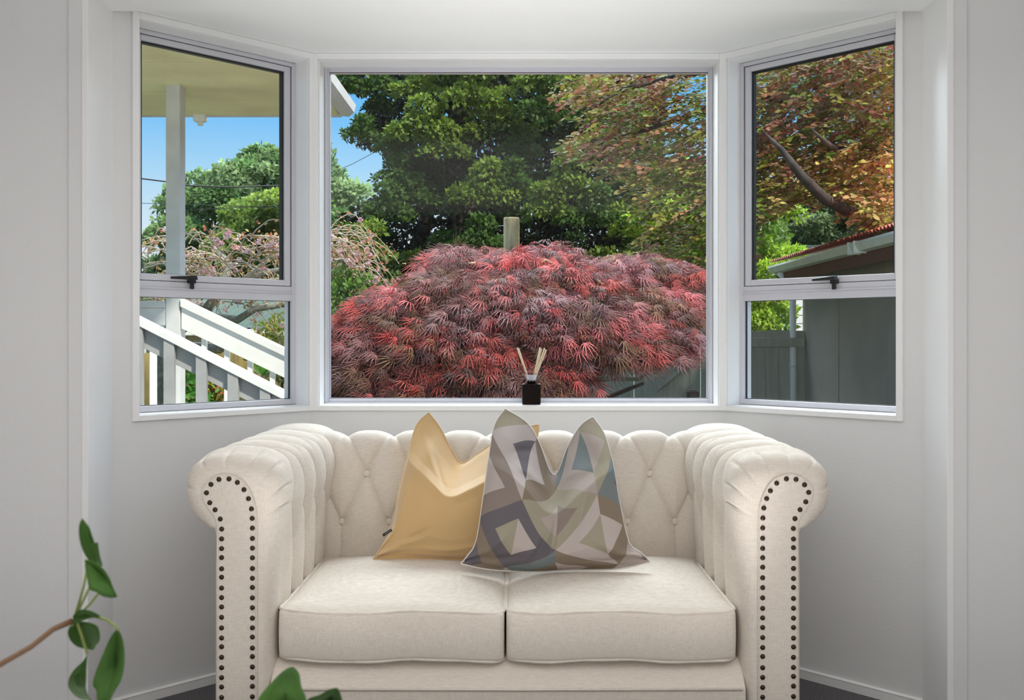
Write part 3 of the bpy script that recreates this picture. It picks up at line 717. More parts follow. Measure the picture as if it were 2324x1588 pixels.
def rv(n, rs=R): 
    v = rs.normal(size=(n, 3)); return v/np.linalg.norm(v, axis=1)[:, None]
DIAM = [(0,0,0),(.5,.28,.05),(1,0,0),(.5,-.28,.05)]; DF = [(0,1,2,3)]
OVAL = [(0,0,0),(.3,.27,.04),(.72,.24,.03),(1,0,-.05),(.72,-.24,.03),(.3,-.27,.04)]; OF = [(0,1,2,3),(0,3,4,5)]
def inpoly(x, y, poly):
    c = False; n = len(poly); j = n-1
    for i in range(n):
        xi, yi = poly[i]; xj, yj = poly[j]
        if ((yi > y) != (yj > y)) and (x < (xj-xi)*(y-yi)/(yj-yi)+xi): c = not c
        j = i
    return c
def clump_tree(name, label, poly, D0, D1, nclump, rad, per, size, cols, inner, trunk=None, seed=1, group=None, flat=.7, extra=(), innercol=(.018, .03, .012), mb=None):
    rs = np.random.RandomState(seed)
    Dm = (D0+D1)/2; base = trunk[0] if trunk else W(np.mean([p[0] for p in poly]), 700, Dm)
    root = empty(name, (base[0], base[1], GZ), label, 'tree', group)
    xs_ = [p[0] for p in poly]; ys_ = [p[1] for p in poly]
    cl = []
    for (x, y, r, D, c) in extra: cl.append((W(x, y, D), r/F*D, c))
    t_ = 0
    while len(cl) < nclump+len(extra) and t_ < 20000:
        t_ += 1; x = rs.uniform(min(xs_), max(xs_)); y = rs.uniform(min(ys_), max(ys_))
        if not inpoly(x, y, poly): continue
        D = rs.uniform(D0, D1); cl.append((W(x, y, D), rad*rs.uniform(.6, 1.3), rs.randint(len(cols)) if rs.rand() > .0 else 0))
    Ps, Ds, Ns, Cs, Ss = [], [], [], [], []
    for c, r, ci in cl:
        n = int(per*(r/rad)**1.7); v = rv(n, rs); v[:, 2] = np.where(v[:, 2] < -.35, -v[:, 2], v[:, 2]); v[:, 1] = np.where(rs.rand(n) < .6, -np.abs(v[:, 1]), v[:, 1])
        # lumpy sub-clusters
        lob = rv(14, rs); cosm = (v@lob.T).max(1); rr = r*(.62+.45*np.clip(cosm, 0, 1)**4)*(.75+.25*rs.rand(n))
        p = c+v*rr[:, None]*[1, 1, flat]
        col = np.array(cols[ci])[None]*(.65+.7*rs.rand(n))[:, None]*(.75+.35*np.clip(v[:, 2:3], -.3, 1))  # leaves tinted lighter towards each clump's top, light put into the colour
        Ps.append(p); Ns.append(v+rv(n, rs)*.6+[0, 0, .3]); Ds.append(rv(n, rs)+v*.5); Cs.append(col); Ss.append(size*(.7+.6*rs.rand(n)))
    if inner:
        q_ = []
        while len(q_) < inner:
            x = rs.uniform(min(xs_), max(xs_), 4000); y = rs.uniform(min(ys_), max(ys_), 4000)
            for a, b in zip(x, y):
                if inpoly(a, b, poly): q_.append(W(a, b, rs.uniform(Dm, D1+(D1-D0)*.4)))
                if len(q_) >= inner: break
        q_ = np.array(q_); n = len(q_); Ps.append(q_); Ns.append(rv(n, rs)); Ds.append(rv(n, rs)); Cs.append(np.array(innercol)[None]*(.6+.9*rs.rand(n))[:, None]); Ss.append(size*(1.0+.8*rs.rand(n)))  # interior leaves coloured darker, the crown's inner shade put into the colour
    leafcloud('foliage', np.vstack(Ps), np.vstack(Ds), np.vstack(Ns), np.concatenate(Ss), DIAM, DF, np.vstack(Cs), root)
    if trunk:
        for path, rads in trunk[1]:
            MB().tube([tuple(p) for p in path], rads, 8).build('trunk' if rads[0] > .12 else 'branch', mb or M['bark'], root, True)
    return root
# --- big dark evergreen behind the maple
D = 14.5
poly_big = [(700,60),(1480,60),(1500,200),(1500,330),(1480,470),(1490,620),(1300,700),(1000,720),(755,760),(700,640),(740,530),(790,480),(870,440),(890,390),(870,335),(810,330),(790,300),(850,230),(840,215),(740,200)]
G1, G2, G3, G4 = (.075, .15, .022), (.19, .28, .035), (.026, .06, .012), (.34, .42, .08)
ex = [(955,290,75,13.0,3),(1010,330,60,13.0,1),(900,330,45,13.2,0),(1075,215,70,13,1),(950,200,60,13.3,1),(1130,250,60,13.2,1),(1100,430,75,13,1),(1160,410,55,13,0),(880,470,60,13,0),(940,440,50,13.2,0),
      (1290,420,75,12.6,1),(1340,480,70,12.6,0),(1250,470,60,12.6,1),(1240,240,70,13,0),(1330,230,60,13,1),(1230,180,60,13,3),(830,560,65,12,1),(770,560,60,12,0),(850,620,60,12,0),(1090,545,60,12.5,0),
      (1020,600,50,12.5,0),(820,300,40,13.4,0),(1060,140,70,13,1),(790,190,50,13.6,0),(1180,330,50,13.4,0),(900,400,50,13.2,0),(1300,320,40,13.5,0)]
tb = W(1060, 700, 15.0)
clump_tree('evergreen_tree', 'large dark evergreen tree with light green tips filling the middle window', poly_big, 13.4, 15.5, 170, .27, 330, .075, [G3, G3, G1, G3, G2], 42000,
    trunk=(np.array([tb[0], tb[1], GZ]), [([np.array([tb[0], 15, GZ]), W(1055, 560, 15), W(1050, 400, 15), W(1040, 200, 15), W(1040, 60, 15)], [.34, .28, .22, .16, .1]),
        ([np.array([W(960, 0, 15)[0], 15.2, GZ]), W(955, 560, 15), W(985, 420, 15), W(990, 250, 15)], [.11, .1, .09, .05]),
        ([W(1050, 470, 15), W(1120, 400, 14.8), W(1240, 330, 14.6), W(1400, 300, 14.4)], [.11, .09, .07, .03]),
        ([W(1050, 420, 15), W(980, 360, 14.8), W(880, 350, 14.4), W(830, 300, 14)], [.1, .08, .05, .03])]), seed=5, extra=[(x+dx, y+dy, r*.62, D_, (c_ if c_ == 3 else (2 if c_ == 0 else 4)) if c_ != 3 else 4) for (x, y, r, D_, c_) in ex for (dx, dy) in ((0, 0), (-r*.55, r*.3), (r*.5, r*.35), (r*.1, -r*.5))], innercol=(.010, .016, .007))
# --- far trees on the left
clump_tree('broadleaf_tree', 'pale green rounded tree far behind the veranda post', [(300,720),(350,600),(360,520),(420,420),(470,400),(500,420),(530,370),(560,355),(600,345),(640,350),(700,360),(780,410),(820,440),(800,470),(740,560),(700,720)],
    24, 27, 84, .62, 420, .14, [(.22, .34, .12), (.30, .42, .18), (.16, .28, .09)], 9000, trunk=(W(560, 700, 26), [([np.array([W(560, 0, 26)[0], 26, GZ]), W(560, 560, 26)], [.3, .2])]), seed=9, innercol=(.05, .09, .035))
clump_tree('broadleaf_tree', 'yellow-green feathery tree in front of the pale far tree', [(470,600),(480,540),(520,490),(570,480),(630,450),(700,480),(740,560),(740,640),(480,640)], 18, 20, 30, .42, 420, .10,
    [(.26, .36, .06), (.20, .30, .05)], 3000, trunk=(W(600, 700, 19), [([np.array([W(600, 0, 19)[0], 19, GZ]), W(600, 600, 19)], [.2, .13])]), seed=10, innercol=(.06, .10, .02))
# --- lime shrub on the right, dark shrub behind garage
clump_tree('lime_green_tree', 'bright lime-green tree glowing behind the grey fence', [(1400,620),(1430,500),(1480,420),(1560,380),(1640,400),(1760,470),(1800,560),(1800,760),(1400,760)], 12.6, 14, 60, .34, 520, .075,
    [(.42, .60, .05), (.34, .52, .04), (.50, .58, .08)], 6000, trunk=(W(1620, 700, 13.5), [([np.array([W(1620, 0, 13.5)[0], 13.5, GZ]), W(1620, 560, 13.5)], [.13, .09])]), seed=12, innercol=(.10, .18, .02))
clump_tree('broadleaf_tree', 'grey-green tree beyond the garage roof', [(1740,480),(1800,440),(1900,470),(2000,440),(2060,470),(2060,600),(1740,600)], 18, 20, 34, .45, 480, .10,
    [(.10, .16, .05), (.16, .22, .08)], 5000, trunk=(W(1900, 700, 19), [([np.array([W(1900, 0, 19)[0], 19, GZ]), W(1900, 560, 19)], [.2, .14])]), seed=14)
# --- copper beech on the right: layered sprays of oval leaves
def beech():
    rs = np.random.RandomState(21)
    tx = W(1995, 400, 12.0)
    root = empty('copper_beech_tree', (float(tx[0]), 12.0, GZ), 'copper beech tree with orange-brown and olive leaves at the right', 'tree')
    def br(pts, rads, nm='branch'): MB().tube([tuple(W(*p)) for p in pts], rads, 8).build(nm, M['bark'], root, True)
    MB().tube([(tx[0]+.1, 12.0, GZ), tuple(W(2000, 520, 12)), tuple(W(1990, 400, 11.9)), tuple(W(1962, 240, 11.7)), tuple(W(1945, 120, 11.5)), tuple(W(1930, 0, 11.4))], [.20, .15, .13, .11, .09, .06], 10).build('trunk', M['bark'], root, True)
    br([(2000,540,12),(1965,500,10),(1870,450,7.9),(1820,400,7.6),(1775,340,7.6),(1735,300,7.7)], [.08,.065,.045,.036,.022,.004])
    br([(1975,370,11.8),(1910,350,8.6),(1870,320,7.7),(1840,290,7.6)], [.04,.032,.02,.003])
    br([(1880,340,8.3),(1940,330,8.3),(2030,345,8.2)], [.02,.015,.01])
    br([(1962,250,11.7),(1850,240,9.8),(1740,220,8.5),(1600,250,8.8),(1450,300,9),(1330,320,9)], [.05,.045,.035,.025,.018,.008])
    br([(1950,160,11.5),(1800,150,9.6),(1600,160,8.8),(1420,200,9),(1320,260,9)], [.04,.035,.03,.02,.008])
    br([(1990,430,11.9),(1850,420,10.2),(1700,440,9),(1600,430,9.2),(1500,400,9.3)], [.04,.035,.03,.02,.01])
    COP = [(.30, .115, .055), (.36, .17, .09), (.24, .08, .055), (.32, .16, .06)]; OLV = [(.25, .25, .035), (.17, .21, .03), (.34, .30, .06), (.10, .14, .022), (.24, .16, .05)]; YEL = [(.62, .42, .14), (.60, .32, .14), (.55, .45, .12)]
    Ps, Ds, Ns, Cs, Ss = [], [], [], [], []
    polyc = [(1285,100),(1300,100),(1620,100),(1720,90),(2060,60),(2060,540),(1980,500),(1880,440),(1720,480),(1700,620),(1620,640),(1490,640),(1450,560),(1440,430),(1330,350),(1280,330),(1320,270),(1300,230),(1280,180)]
    sprays = 0; target = 3100
    while sprays < target:
        x = rs.uniform(1270, 2070) if rs.rand() < .7 else rs.uniform(1700, 2070); y = rs.uniform(50, 640)
        if not inpoly(x, y, polyc): continue
        low = np.clip((y-380)/160, 0, 1)
        if x < 1640 and y > 430 and rs.rand() < .35: continue
        sprays += 1
        D = rs.uniform(7.9, 10.6); c = W(x, y, D)
        az = rs.uniform(PI*.6, PI*1.6) if x < 1900 else rs.uniform(0, 2*PI); dr = np.array([math.cos(az), math.sin(az)*.8, rs.uniform(-.35, .12)]); dr /= np.linalg.norm(dr)
        side = np.cross([0, 0, 1], dr); side /= np.linalg.norm(side)
        r_ = rs.rand(); edge = (D < 8.7)*.18+(x < 1400)*.16+(y < 300)*.06
        if x > 1740 and 330 < y < 520 and rs.rand() < .65: pal = YEL
        elif x < 1640 and y > 380: pal = OLV if rs.rand() < .8 else YEL
        elif r_ < .17+edge: pal = COP
        else: pal = OLV
        base = np.array(pal[rs.randint(len(pal))]); nl = rs.randint(10, 18); L_ = rs.uniform(.25, .42)
        for k in range(nl):
            f = k/nl; p = c+dr*L_*(f-.5)+np.array([0, 0, -.10*f*f]); sg = 1 if k % 2 else -1
            Ps.append(p+rs.normal(size=3)*.006); Ds.append(dr*.7+side*sg*.8+np.array([0, 0, rs.uniform(-.5, .1)])); Ns.append(np.array([0, -.45, 1])+rs.normal(size=3)*.45)
            Cs.append(base*(.7+.6*rs.rand())*np.array([1, 1+.15*rs.randn(), 1])); Ss.append(rs.uniform(.045, .075))
    Ps = np.array(Ps); Ds = np.array(Ds); Ns = np.array(Ns); Cs = np.clip(np.array(Cs), .005, 1); Ss = np.array(Ss)
    # the nearest leaves are single objects, the rest one foliage part
    order = np.argsort(Ps[:, 1]/Ss*.05); vis = [i for i in order if (1285 < CX+F*Ps[i, 0]/Ps[i, 1] < 1600 or 1730 < CX+F*Ps[i, 0]/Ps[i, 1] < 2020) and H0+(CY-175)/F*Ps[i, 1] > Ps[i, 2]][:300]
    msk = np.ones(len(Ps), bool); msk[vis] = False
    leafcloud('foliage', Ps[msk], Ds[msk], Ns[msk], Ss[msk], OVAL, OF, Cs[msk], root)
    me = bpy.data.meshes.new('leaf'); me.from_pydata(OVAL, [], OF); me.materials.append(M['leafobj'])
    ro = Vector(root.location)
    for i in vis:
        o = bpy.data.objects.new('leaf', me); C.objects.link(o); o.parent = root
        d = Vector(Ds[i]).normalized(); b = Vector(Ns[i]).cross(d).normalized(); nn = d.cross(b)
        mt = Matrix((d, b, nn)).transposed().to_4x4(); o.matrix_local = Matrix.Translation(Vector(Ps[i])-ro) @ mt @ Matrix.Scale(float(Ss[i]), 4)
        o.color = (*[float(v) for v in Cs[i]], 1)
beech()
# --- red laceleaf maple
def maple():
    rs = np.random.RandomState(33)
    bx = W(1290, 0, 6.7)[0]; by = 6.7
    root = empty('red_laceleaf_maple', (bx, by, GZ), 'wide red laceleaf Japanese maple with feathery drooping leaves outside the middle window', 'tree')
    top = np.array([(640,820),(700,770),(755,745),(800,730),(850,675),(880,655),(940,660),(965,630),(1000,590),(1030,560),(1060,600),(1090,570),(1120,575),(1160,590),(1210,575),(1240,565),(1275,570),(1310,600),(1345,610),(1380,590),(1430,590),(1500,600),(1560,620),(1610,650),(1640,690)], float)
    clumps = []
    n = 0
    while n < 430:
        x = rs.uniform(742, 1600); yt = np.interp(x, top[:, 0], top[:, 1]); yb = np.interp(x, [742,1220,1270,1330,1420,1460,1500,1545,1600], [960,960,860,815,800,840,790,710,690])
        if yb < yt+10: continue
        y = yt+(yb-yt)*rs.rand()
        # dome depth: nearest in the middle, further at the rim
        rx = (x-1150)/520; ry = np.clip((880-y)/330, 0, 1); r2 = min(1, rx*rx+ry*ry*.85)
        back = rs.rand() < .25
        D = 6.7-(1.25 if not back else -1.0)*math.sqrt(max(0, 1-r2))+rs.uniform(-.12, .12)
        clumps.append((x, y, D, (y-yt)/(yb-yt+1), back)); n += 1
    for x in range(750, 1600, 22):
        clumps.append((x, np.interp(x, top[:, 0], top[:, 1])+12, 6.5+rs.uniform(-.3, .3), 0, False))
    REDS = [(.62, .09, .085), (.66, .16, .16), (.48, .08, .06), (.52, .15, .16)]; DRK = [(.22, .075, .06), (.26, .12, .12), (.17, .09, .055), (.32, .18, .19)]; BRN = [(.22, .12, .05), (.16, .10, .045)]
    Ps, Ds, Ns, Cs, Ss = [], [], [], [], []
    for (x, y, D, f, back) in clumps:
        c = W(x, y, D); out = np.array([(x-1150)/520, -.8 if not back else .8, .1]); out /= np.linalg.norm(out)
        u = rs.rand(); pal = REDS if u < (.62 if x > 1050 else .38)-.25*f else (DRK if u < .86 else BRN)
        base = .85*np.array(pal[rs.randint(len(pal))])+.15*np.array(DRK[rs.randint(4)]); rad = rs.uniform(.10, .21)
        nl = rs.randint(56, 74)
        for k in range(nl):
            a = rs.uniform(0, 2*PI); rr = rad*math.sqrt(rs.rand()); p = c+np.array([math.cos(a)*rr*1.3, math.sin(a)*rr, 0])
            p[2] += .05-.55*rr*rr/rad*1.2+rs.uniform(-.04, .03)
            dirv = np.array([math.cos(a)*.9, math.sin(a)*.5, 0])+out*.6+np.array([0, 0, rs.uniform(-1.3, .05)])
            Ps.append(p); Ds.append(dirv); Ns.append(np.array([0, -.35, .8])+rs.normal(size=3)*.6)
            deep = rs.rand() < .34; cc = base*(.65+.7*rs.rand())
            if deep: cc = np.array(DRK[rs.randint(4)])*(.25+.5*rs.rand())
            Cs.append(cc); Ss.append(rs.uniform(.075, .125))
    # seven thin lobes, each a folded blade, bending down at the tip
    T, Fc = [], []
    for k, (ang, ln) in enumerate(((0,1),(.30,.9),(-.34,.93),(.66,.75),(-.62,.8),(1.1,.45),(-1.15,.5))):
        c_, s_ = math.cos(ang), math.sin(ang); w_ = .026; b0 = len(T)
        for (r_, ww, z_) in ((0,.012,0),(.45*ln,w_,.03),(ln,.003,-.22)):
            T.append((c_*r_-s_*ww, s_*r_+c_*ww, z_)); T.append((c_*r_+s_*ww, s_*r_-c_*ww, z_))
        Fc += [(b0,b0+2,b0+3,b0+1),(b0+2,b0+4,b0+5,b0+3)]
    Ps = np.array(Ps); Ds = np.array(Ds); Ns = np.array(Ns); Cs = np.clip(np.array(Cs), .005, 1); Ss = np.array(Ss)
    order = np.argsort(Ps[:, 1]); pxx = CX+F*Ps[:, 0]/Ps[:, 1]; pyy = CY-F*(Ps[:, 2]-H0)/Ps[:, 1]
    vis = [i for i in order if 760 < pxx[i] < 1600 and pyy[i] < 890][:290]
    msk = np.ones(len(Ps), bool); msk[vis] = False
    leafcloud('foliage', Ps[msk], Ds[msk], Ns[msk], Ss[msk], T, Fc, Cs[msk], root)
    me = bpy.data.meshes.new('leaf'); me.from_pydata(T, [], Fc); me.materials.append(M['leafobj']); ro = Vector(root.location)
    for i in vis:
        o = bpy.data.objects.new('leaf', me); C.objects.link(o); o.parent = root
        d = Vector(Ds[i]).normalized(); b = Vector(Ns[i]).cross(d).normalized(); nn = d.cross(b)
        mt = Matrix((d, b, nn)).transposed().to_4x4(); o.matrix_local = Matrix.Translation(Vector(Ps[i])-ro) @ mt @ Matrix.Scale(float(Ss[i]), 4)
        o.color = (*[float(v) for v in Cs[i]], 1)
    def br(pts, rads, mt='bark', nm='branch'): MB().tube([tuple(W(*p)) for p in pts], rads, 8).build(nm, M[mt], root, True)
    MB().tube([(bx+.1, by, GZ), tuple(W(1310, 905, 6.7)), tuple(W(1300, 880, 6.6)), tuple(W(1285, 855, 6.5)), tuple(W(1330, 760, 6.5))], [.05, .04, .036, .032, .02], 8).build('trunk', M['lichen'], root, True)
    br([(1300,868,6.6),(1340,860,6.4),(1400,858,6.3),(1450,860,6.2),(1500,820,6.2)], [.022,.02,.018,.014,.008], 'lichen')
    br([(1285,858,6.5),(1240,830,6.4),(1150,760,6.5),(1050,720,6.5),(900,720,6.5)], [.028,.024,.02,.014,.008])
    br([(1370,905,6.2),(1420,885,6.1),(1460,870,6.0)], [.016,.014,.01])
    br([(1330,760,6.5),(1230,660,6.4),(1120,630,6.2),(1060,600,6.2)], [.02,.014,.01,.005], 'paletwig')
    for pts in ([(1095,640,5.9),(1110,628,5.9),(1120,605,5.9),(1108,598,5.9)], [(1120,630,5.85),(1140,636,5.85),(1160,655,5.85)], [(1120,634,5.85),(1150,628,5.85),(1190,632,5.85)], [(1080,596,5.9),(1060,598,5.9),(1040,600,5.9)],
                [(910,690,5.8),(930,692,5.8),(960,705,5.8),(985,700,5.8)], [(1100,648,5.85),(1118,632,5.85),(1150,640,5.85)], [(1220,600,5.9),(1240,590,5.9),(1265,603,5.9)], [(1350,632,5.8),(1375,650,5.8),(1400,645,5.8)]):
        br(pts, [.007]*(len(pts)-1)+[.004], 'paletwig')
maple()
# --- weeping cherry
def cherry():
    rs = np.random.RandomState(41)
    b = W(375, 0, 9.4)
    root = empty('weeping_cherry_tree', (b[0], 9.4, GZ), 'weeping cherry tree with lichen on its trunk and pink blossom, behind the veranda rail', 'tree')
    MB().tube([(b[0], 9.4, GZ), tuple(W(375, 860, 9.4)), tuple(W(370, 800, 9.4)), tuple(W(400, 740, 9.4)), tuple(W(470, 700, 9.3))], [.15, .13, .12, .10, .08], 10).build('trunk', M['lichen'], root, True)
    for pts, r0 in (([(440,790,9.3),(500,790,9.2),(540,770,9.2)], .06), ([(400,745,9.4),(480,720,9.2),(540,725,9.1),(580,700,9.1),(650,690,9.0)], .05), ([(470,700,9.3),(500,660,9.3),(520,600,9.3),(480,560,9.3)], .05), ([(500,660,9.3),(600,620,9.2),(700,600,9.1),(780,590,9)], .035), ([(540,690,9.2),(545,640,9.2),(620,580,9.2)], .03)):
        MB().tube([tuple(W(*p)) for p in pts], [r0*(1-.6*i/len(pts)) for i in range(len(pts))], 8).build('branch', M['lichen'], root, True)
    tw = MB(); tips = []
    for k in range(210):
        x = rs.uniform(330, 690) if k < 165 else rs.uniform(690, 800); y = rs.uniform(535, 690) if k < 165 else rs.uniform(520, 640); D = rs.uniform(8.6, 9.8)
        dx = rs.uniform(40, 150)*(1 if rs.rand() < .6 or x > 680 else -1); up = rs.uniform(-8, 45); dn = rs.uniform(20, 110)
        if x > 680: dx = rs.uniform(60, 140)
        pts = [W(x+dx*f, y-up*math.sin(PI*f*.9)+dn*f*f*f+rs.uniform(-3, 3), D) for f in np.linspace(0, 1, 9)]
        tw.tube([tuple(p) for p in pts], [.0062*(1-.6*i/8) for i in range(9)], 4, False)
        tips += pts[2:]
    o = tw.build('twigs', M['twig'], root, True, fix=False); o['kind'] = 'stuff'
    # young copper leaves
    tips = np.array(tips); i = rs.randint(len(tips), size=2600); P = tips[i]+rs.normal(size=(2600, 3))*.025
    cols = np.array([(.50, .24, .12), (.42, .30, .08), (.55, .40, .14), (.45, .16, .10)])[rs.randint(4, size=2600)]*(.6+.4*rs.rand(2600, 1))
    leafcloud('young_leaves', P, rv(2600, rs), rv(2600, rs), .022+.025*rs.rand(2600), OVAL, OF, cols, root)
    # blossom clusters
    mes = []
    for q_ in range(3):
        v, f = [], []
        for k in range(26):
            c = Vector(rv(1, rs)[0])*.028; a = Vector(rv(1, rs)[0])*.013; b_ = c.cross(a).normalized()*.011; n0 = len(v)
            v += [c-a, c-b_, c+a, c+b_]; f.append((n0, n0+1, n0+2, n0+3))
        me = bpy.data.meshes.new('blossom'); me.from_pydata([tuple(x) for x in v], [], f); me.materials.append(M['petal']); mes.append(me)
    ro = Vector(root.location)
    sp = [W(517, 527, 8.6), W(514, 536, 8.6), W(490, 545, 8.6), W(497, 553, 8.6), W(556, 568, 8.6), W(811, 576, 8.8), W(796, 597, 8.8), W(823, 605, 8.8), W(770, 570, 8.8), W(853, 636, 8.8), W(805, 672, 8.8)]
    for k in range(170):
        p = sp[k] if k < len(sp) else tips[rs.randint(len(tips))]+rs.normal(size=3)*.02
        o = bpy.data.objects.new('blossom', mes[k % 3]); C.objects.link(o); o.parent = root; o.location = Vector(p)-ro
        s_ = rs.uniform(.45, .9) if k >= len(sp) else rs.uniform(.8, 1.15); o.scale = (s_,)*3; w_ = rs.rand(); o.color = (.75, .60-.25*w_, .62-.2*w_, 1)
cherry()
# --- round post
p = W(1161, 494, 9.0); m = MB().lathe([(.074, 0), (.073, 1.0), (.072, p[2]-GZ-.012), (.066, p[2]-GZ), (.001, p[2]-GZ+.002)], (p[0], 9.0, GZ), 20)
tag(m.build('timber_post', M['postwood'], smooth=False), 'weathered round timber post rising behind the red maple', 'post')
p = W(1572, 884, 9.4); m = MB().lathe([(.06, 0), (.06, p[2]-GZ-.02), (.045, p[2]-GZ), (.001, p[2]-GZ+.001)], (p[0], 9.4, GZ), 16)
tag(m.build('garden_stump', M['bark']), 'short dark round stump standing in front of the gate', 'stump')

# --- veranda roof, post and stair rails
vr = empty('veranda_roof', (-3.6, 6, 2.97), 'pale yellow boarded veranda soffit and fascia, top of the left window', 'roof')
XR, DF_ = -1.44, 7.97; zs = 2.97
yy = [4.15, 5.3, 6.44, 7.21, DF_]
for a, b in zip(yy[:-1], yy[1:]):
    MB().box(-6.5, XR, a+.004, b-.004, zs, zs+.012).build('soffit_board', M['soffit'], vr)
MB().box(-6.5, XR, 4.1, DF_, zs+.013, zs+.10).build('roof_deck', M['shadep'], vr)
MB().box(-6.5, XR+.02, DF_, DF_+.025, zs-.010, zs+.15).build('fascia', M['shadep'], vr)
# gutter at the far end and right side of the roof
gp = [(0,0),(.0,.10),(.012,.10),(.02,.06),(.08,.05),(.10,.09),(.115,.09),(.10,.03),(.06,-.005)]
m = MB(); n = len(gp); pts = [(XR+.02+a, DF_+.03, zs+b) for a, b in gp]; pt2 = [(x, 4.1, z) for x, y, z in pts]
m.add(pts+pt2, [tuple(range(n)), tuple(range(n, 2*n))[::-1]]+[(i, (i+1) % n, n+(i+1) % n, n+i) for i in range(n)]); m.build('gutter', M['whitep'], vr)
m = MB(); c = W(454, 264, DF_); m.box(c[0]-.05, c[0]+.05, DF_-.03, DF_+.03, c[2]-.045, c[2]+.04); m.box(c[0]-.02, c[0]+.025, DF_-.02, DF_+.02, c[2]-.075, c[2]-.04)
m.build('bracket', M['whitep'], vr, bevel=.01)
VP = W(376, 0, 7.0)[0]; vp2 = W(408, 0, 7.0)[0]
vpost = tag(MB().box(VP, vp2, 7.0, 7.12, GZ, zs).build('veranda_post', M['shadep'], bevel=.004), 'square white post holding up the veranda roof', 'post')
vpost['group'] = 'veranda'; del vpost['group']
def rail(name, label, a, b, D, dep, capt, board, bx, bwid, bdep, mcap, mbody, behind):
    root = empty(name, (float(W(a[0], 0, D)[0]), D, GZ), label, 'railing')
    A = W(a[0], a[1], D); B = W(b[0], b[1], D); sl = (B[2]-A[2])/(B[0]-A[0])
    def slab(x0, x1, y0, y1, dz0, dz1, nm, mm):
        z = lambda x: A[2]+sl*(x-A[0])
        m = MB().add([(x0,y0,z(x0)+dz0),(x1,y0,z(x1)+dz0),(x1,y1,z(x1)+dz0),(x0,y1,z(x0)+dz0),(x0,y0,z(x0)+dz1),(x1,y0,z(x1)+dz1),(x1,y1,z(x1)+dz1),(x0,y1,z(x0)+dz1)],
            [(0,3,2,1),(4,5,6,7),(0,1,5,4),(1,2,6,5),(2,3,7,6),(3,0,4,7)]); return m.build(nm, mm, root, bevel=.003)
    slab(A[0], B[0], D-.02, D+dep, -capt, 0, 'handrail', mcap)
    yb = D+.005 if not behind else D+.035
    slab(A[0], B[0], yb, yb+.03, -capt-board, -capt-.001, 'side_board', mbody)
    for px in bx:
        x0 = W(px, 0, D)[0]; z1 = A[2]+sl*(x0-A[0])-capt-.002; yy0 = yb-.045 if behind else yb+.031
        m = MB(); zt2 = lambda x: A[2]+sl*(x-A[0])-capt-(.002 if behind else board*.5)
        m.add([(x0,yy0,GZ),(x0+bwid,yy0,GZ),(x0+bwid,yy0+bdep,GZ),(x0,yy0+bdep,GZ),(x0,yy0,zt2(x0)),(x0+bwid,yy0,zt2(x0+bwid)),(x0+bwid,yy0+bdep,zt2(x0+bwid)),(x0,yy0+bdep,zt2(x0))],
            [(0,3,2,1),(4,5,6,7),(0,1,5,4),(1,2,6,5),(2,3,7,6),(3,0,4,7)]); m.build('baluster', mbody, root, bevel=.002)
    return root
rail('stair_railing', 'white stair railing running down from the veranda post', (411, 678), (980, 950), 7.0, .09, .055, .155, [453, 505, 558, 609, 661, 713, 765, 817, 869], .035, .035, M['whitep'], M['whitep'], False)
rail('stair_railing', 'grey shaded stair railing with white handrail in front of the veranda post', (250, 690), (800, 970), 5.8, .13, .04, .125, [320-70, 300, 372, 445, 517, 590, 663, 736], .062, .035, M['whitep'], M['shadegreyp'], True)
r = empty('landing_railing', (float(W(300, 0, 7.0)[0]), 7.0, GZ), 'level grey railing left of the veranda post', 'railing')
z1 = W(0, 683, 7)[2]; xa, xb_ = W(150, 0, 7)[0], VP-.001
MB().box(xa, xb_, 6.98, 7.09, z1-.045, z1).build('handrail', M['shadep'], r, bevel=.003); MB().box(xa, xb_, 7.01, 7.04, z1-.17, z1-.047).build('side_board', M['shadep'], r, bevel=.003)
for px in (334, 282, 230, 178):
    x0 = W(px, 0, 7)[0]; MB().box(x0, x0+.04, 7.045, 7.085, GZ, z1-.10).build('baluster', M['whitep'], r, bevel=.002)
st = empty('garden_stairs', (-2.0, 6.4, GZ), 'grey wooden stairs between the two white railings', 'stairs')
for k in range(5):
    x0 = -2.35+.30*k; z = .50-.17*k-.17
    MB().box(x0, x0+.31, 5.95, 6.97, z-.035, z).build('tread', M['shadep'], st); MB().box(x0+.28, x0+.30, 5.95, 6.97, max(GZ, z-.17), z-.036).build('riser', M['shadep'], st)
MB().box(-5.5, -2.36, 5.95, 6.97, .46, .5).build('landing', M['shadep'], st)
for x in (-5.3, -3.9, -2.45):
    for y in (6.05, 6.85): MB().box(x, x+.08, y, y+.08, GZ, .46).build('landing_post', M['shadep'], st)

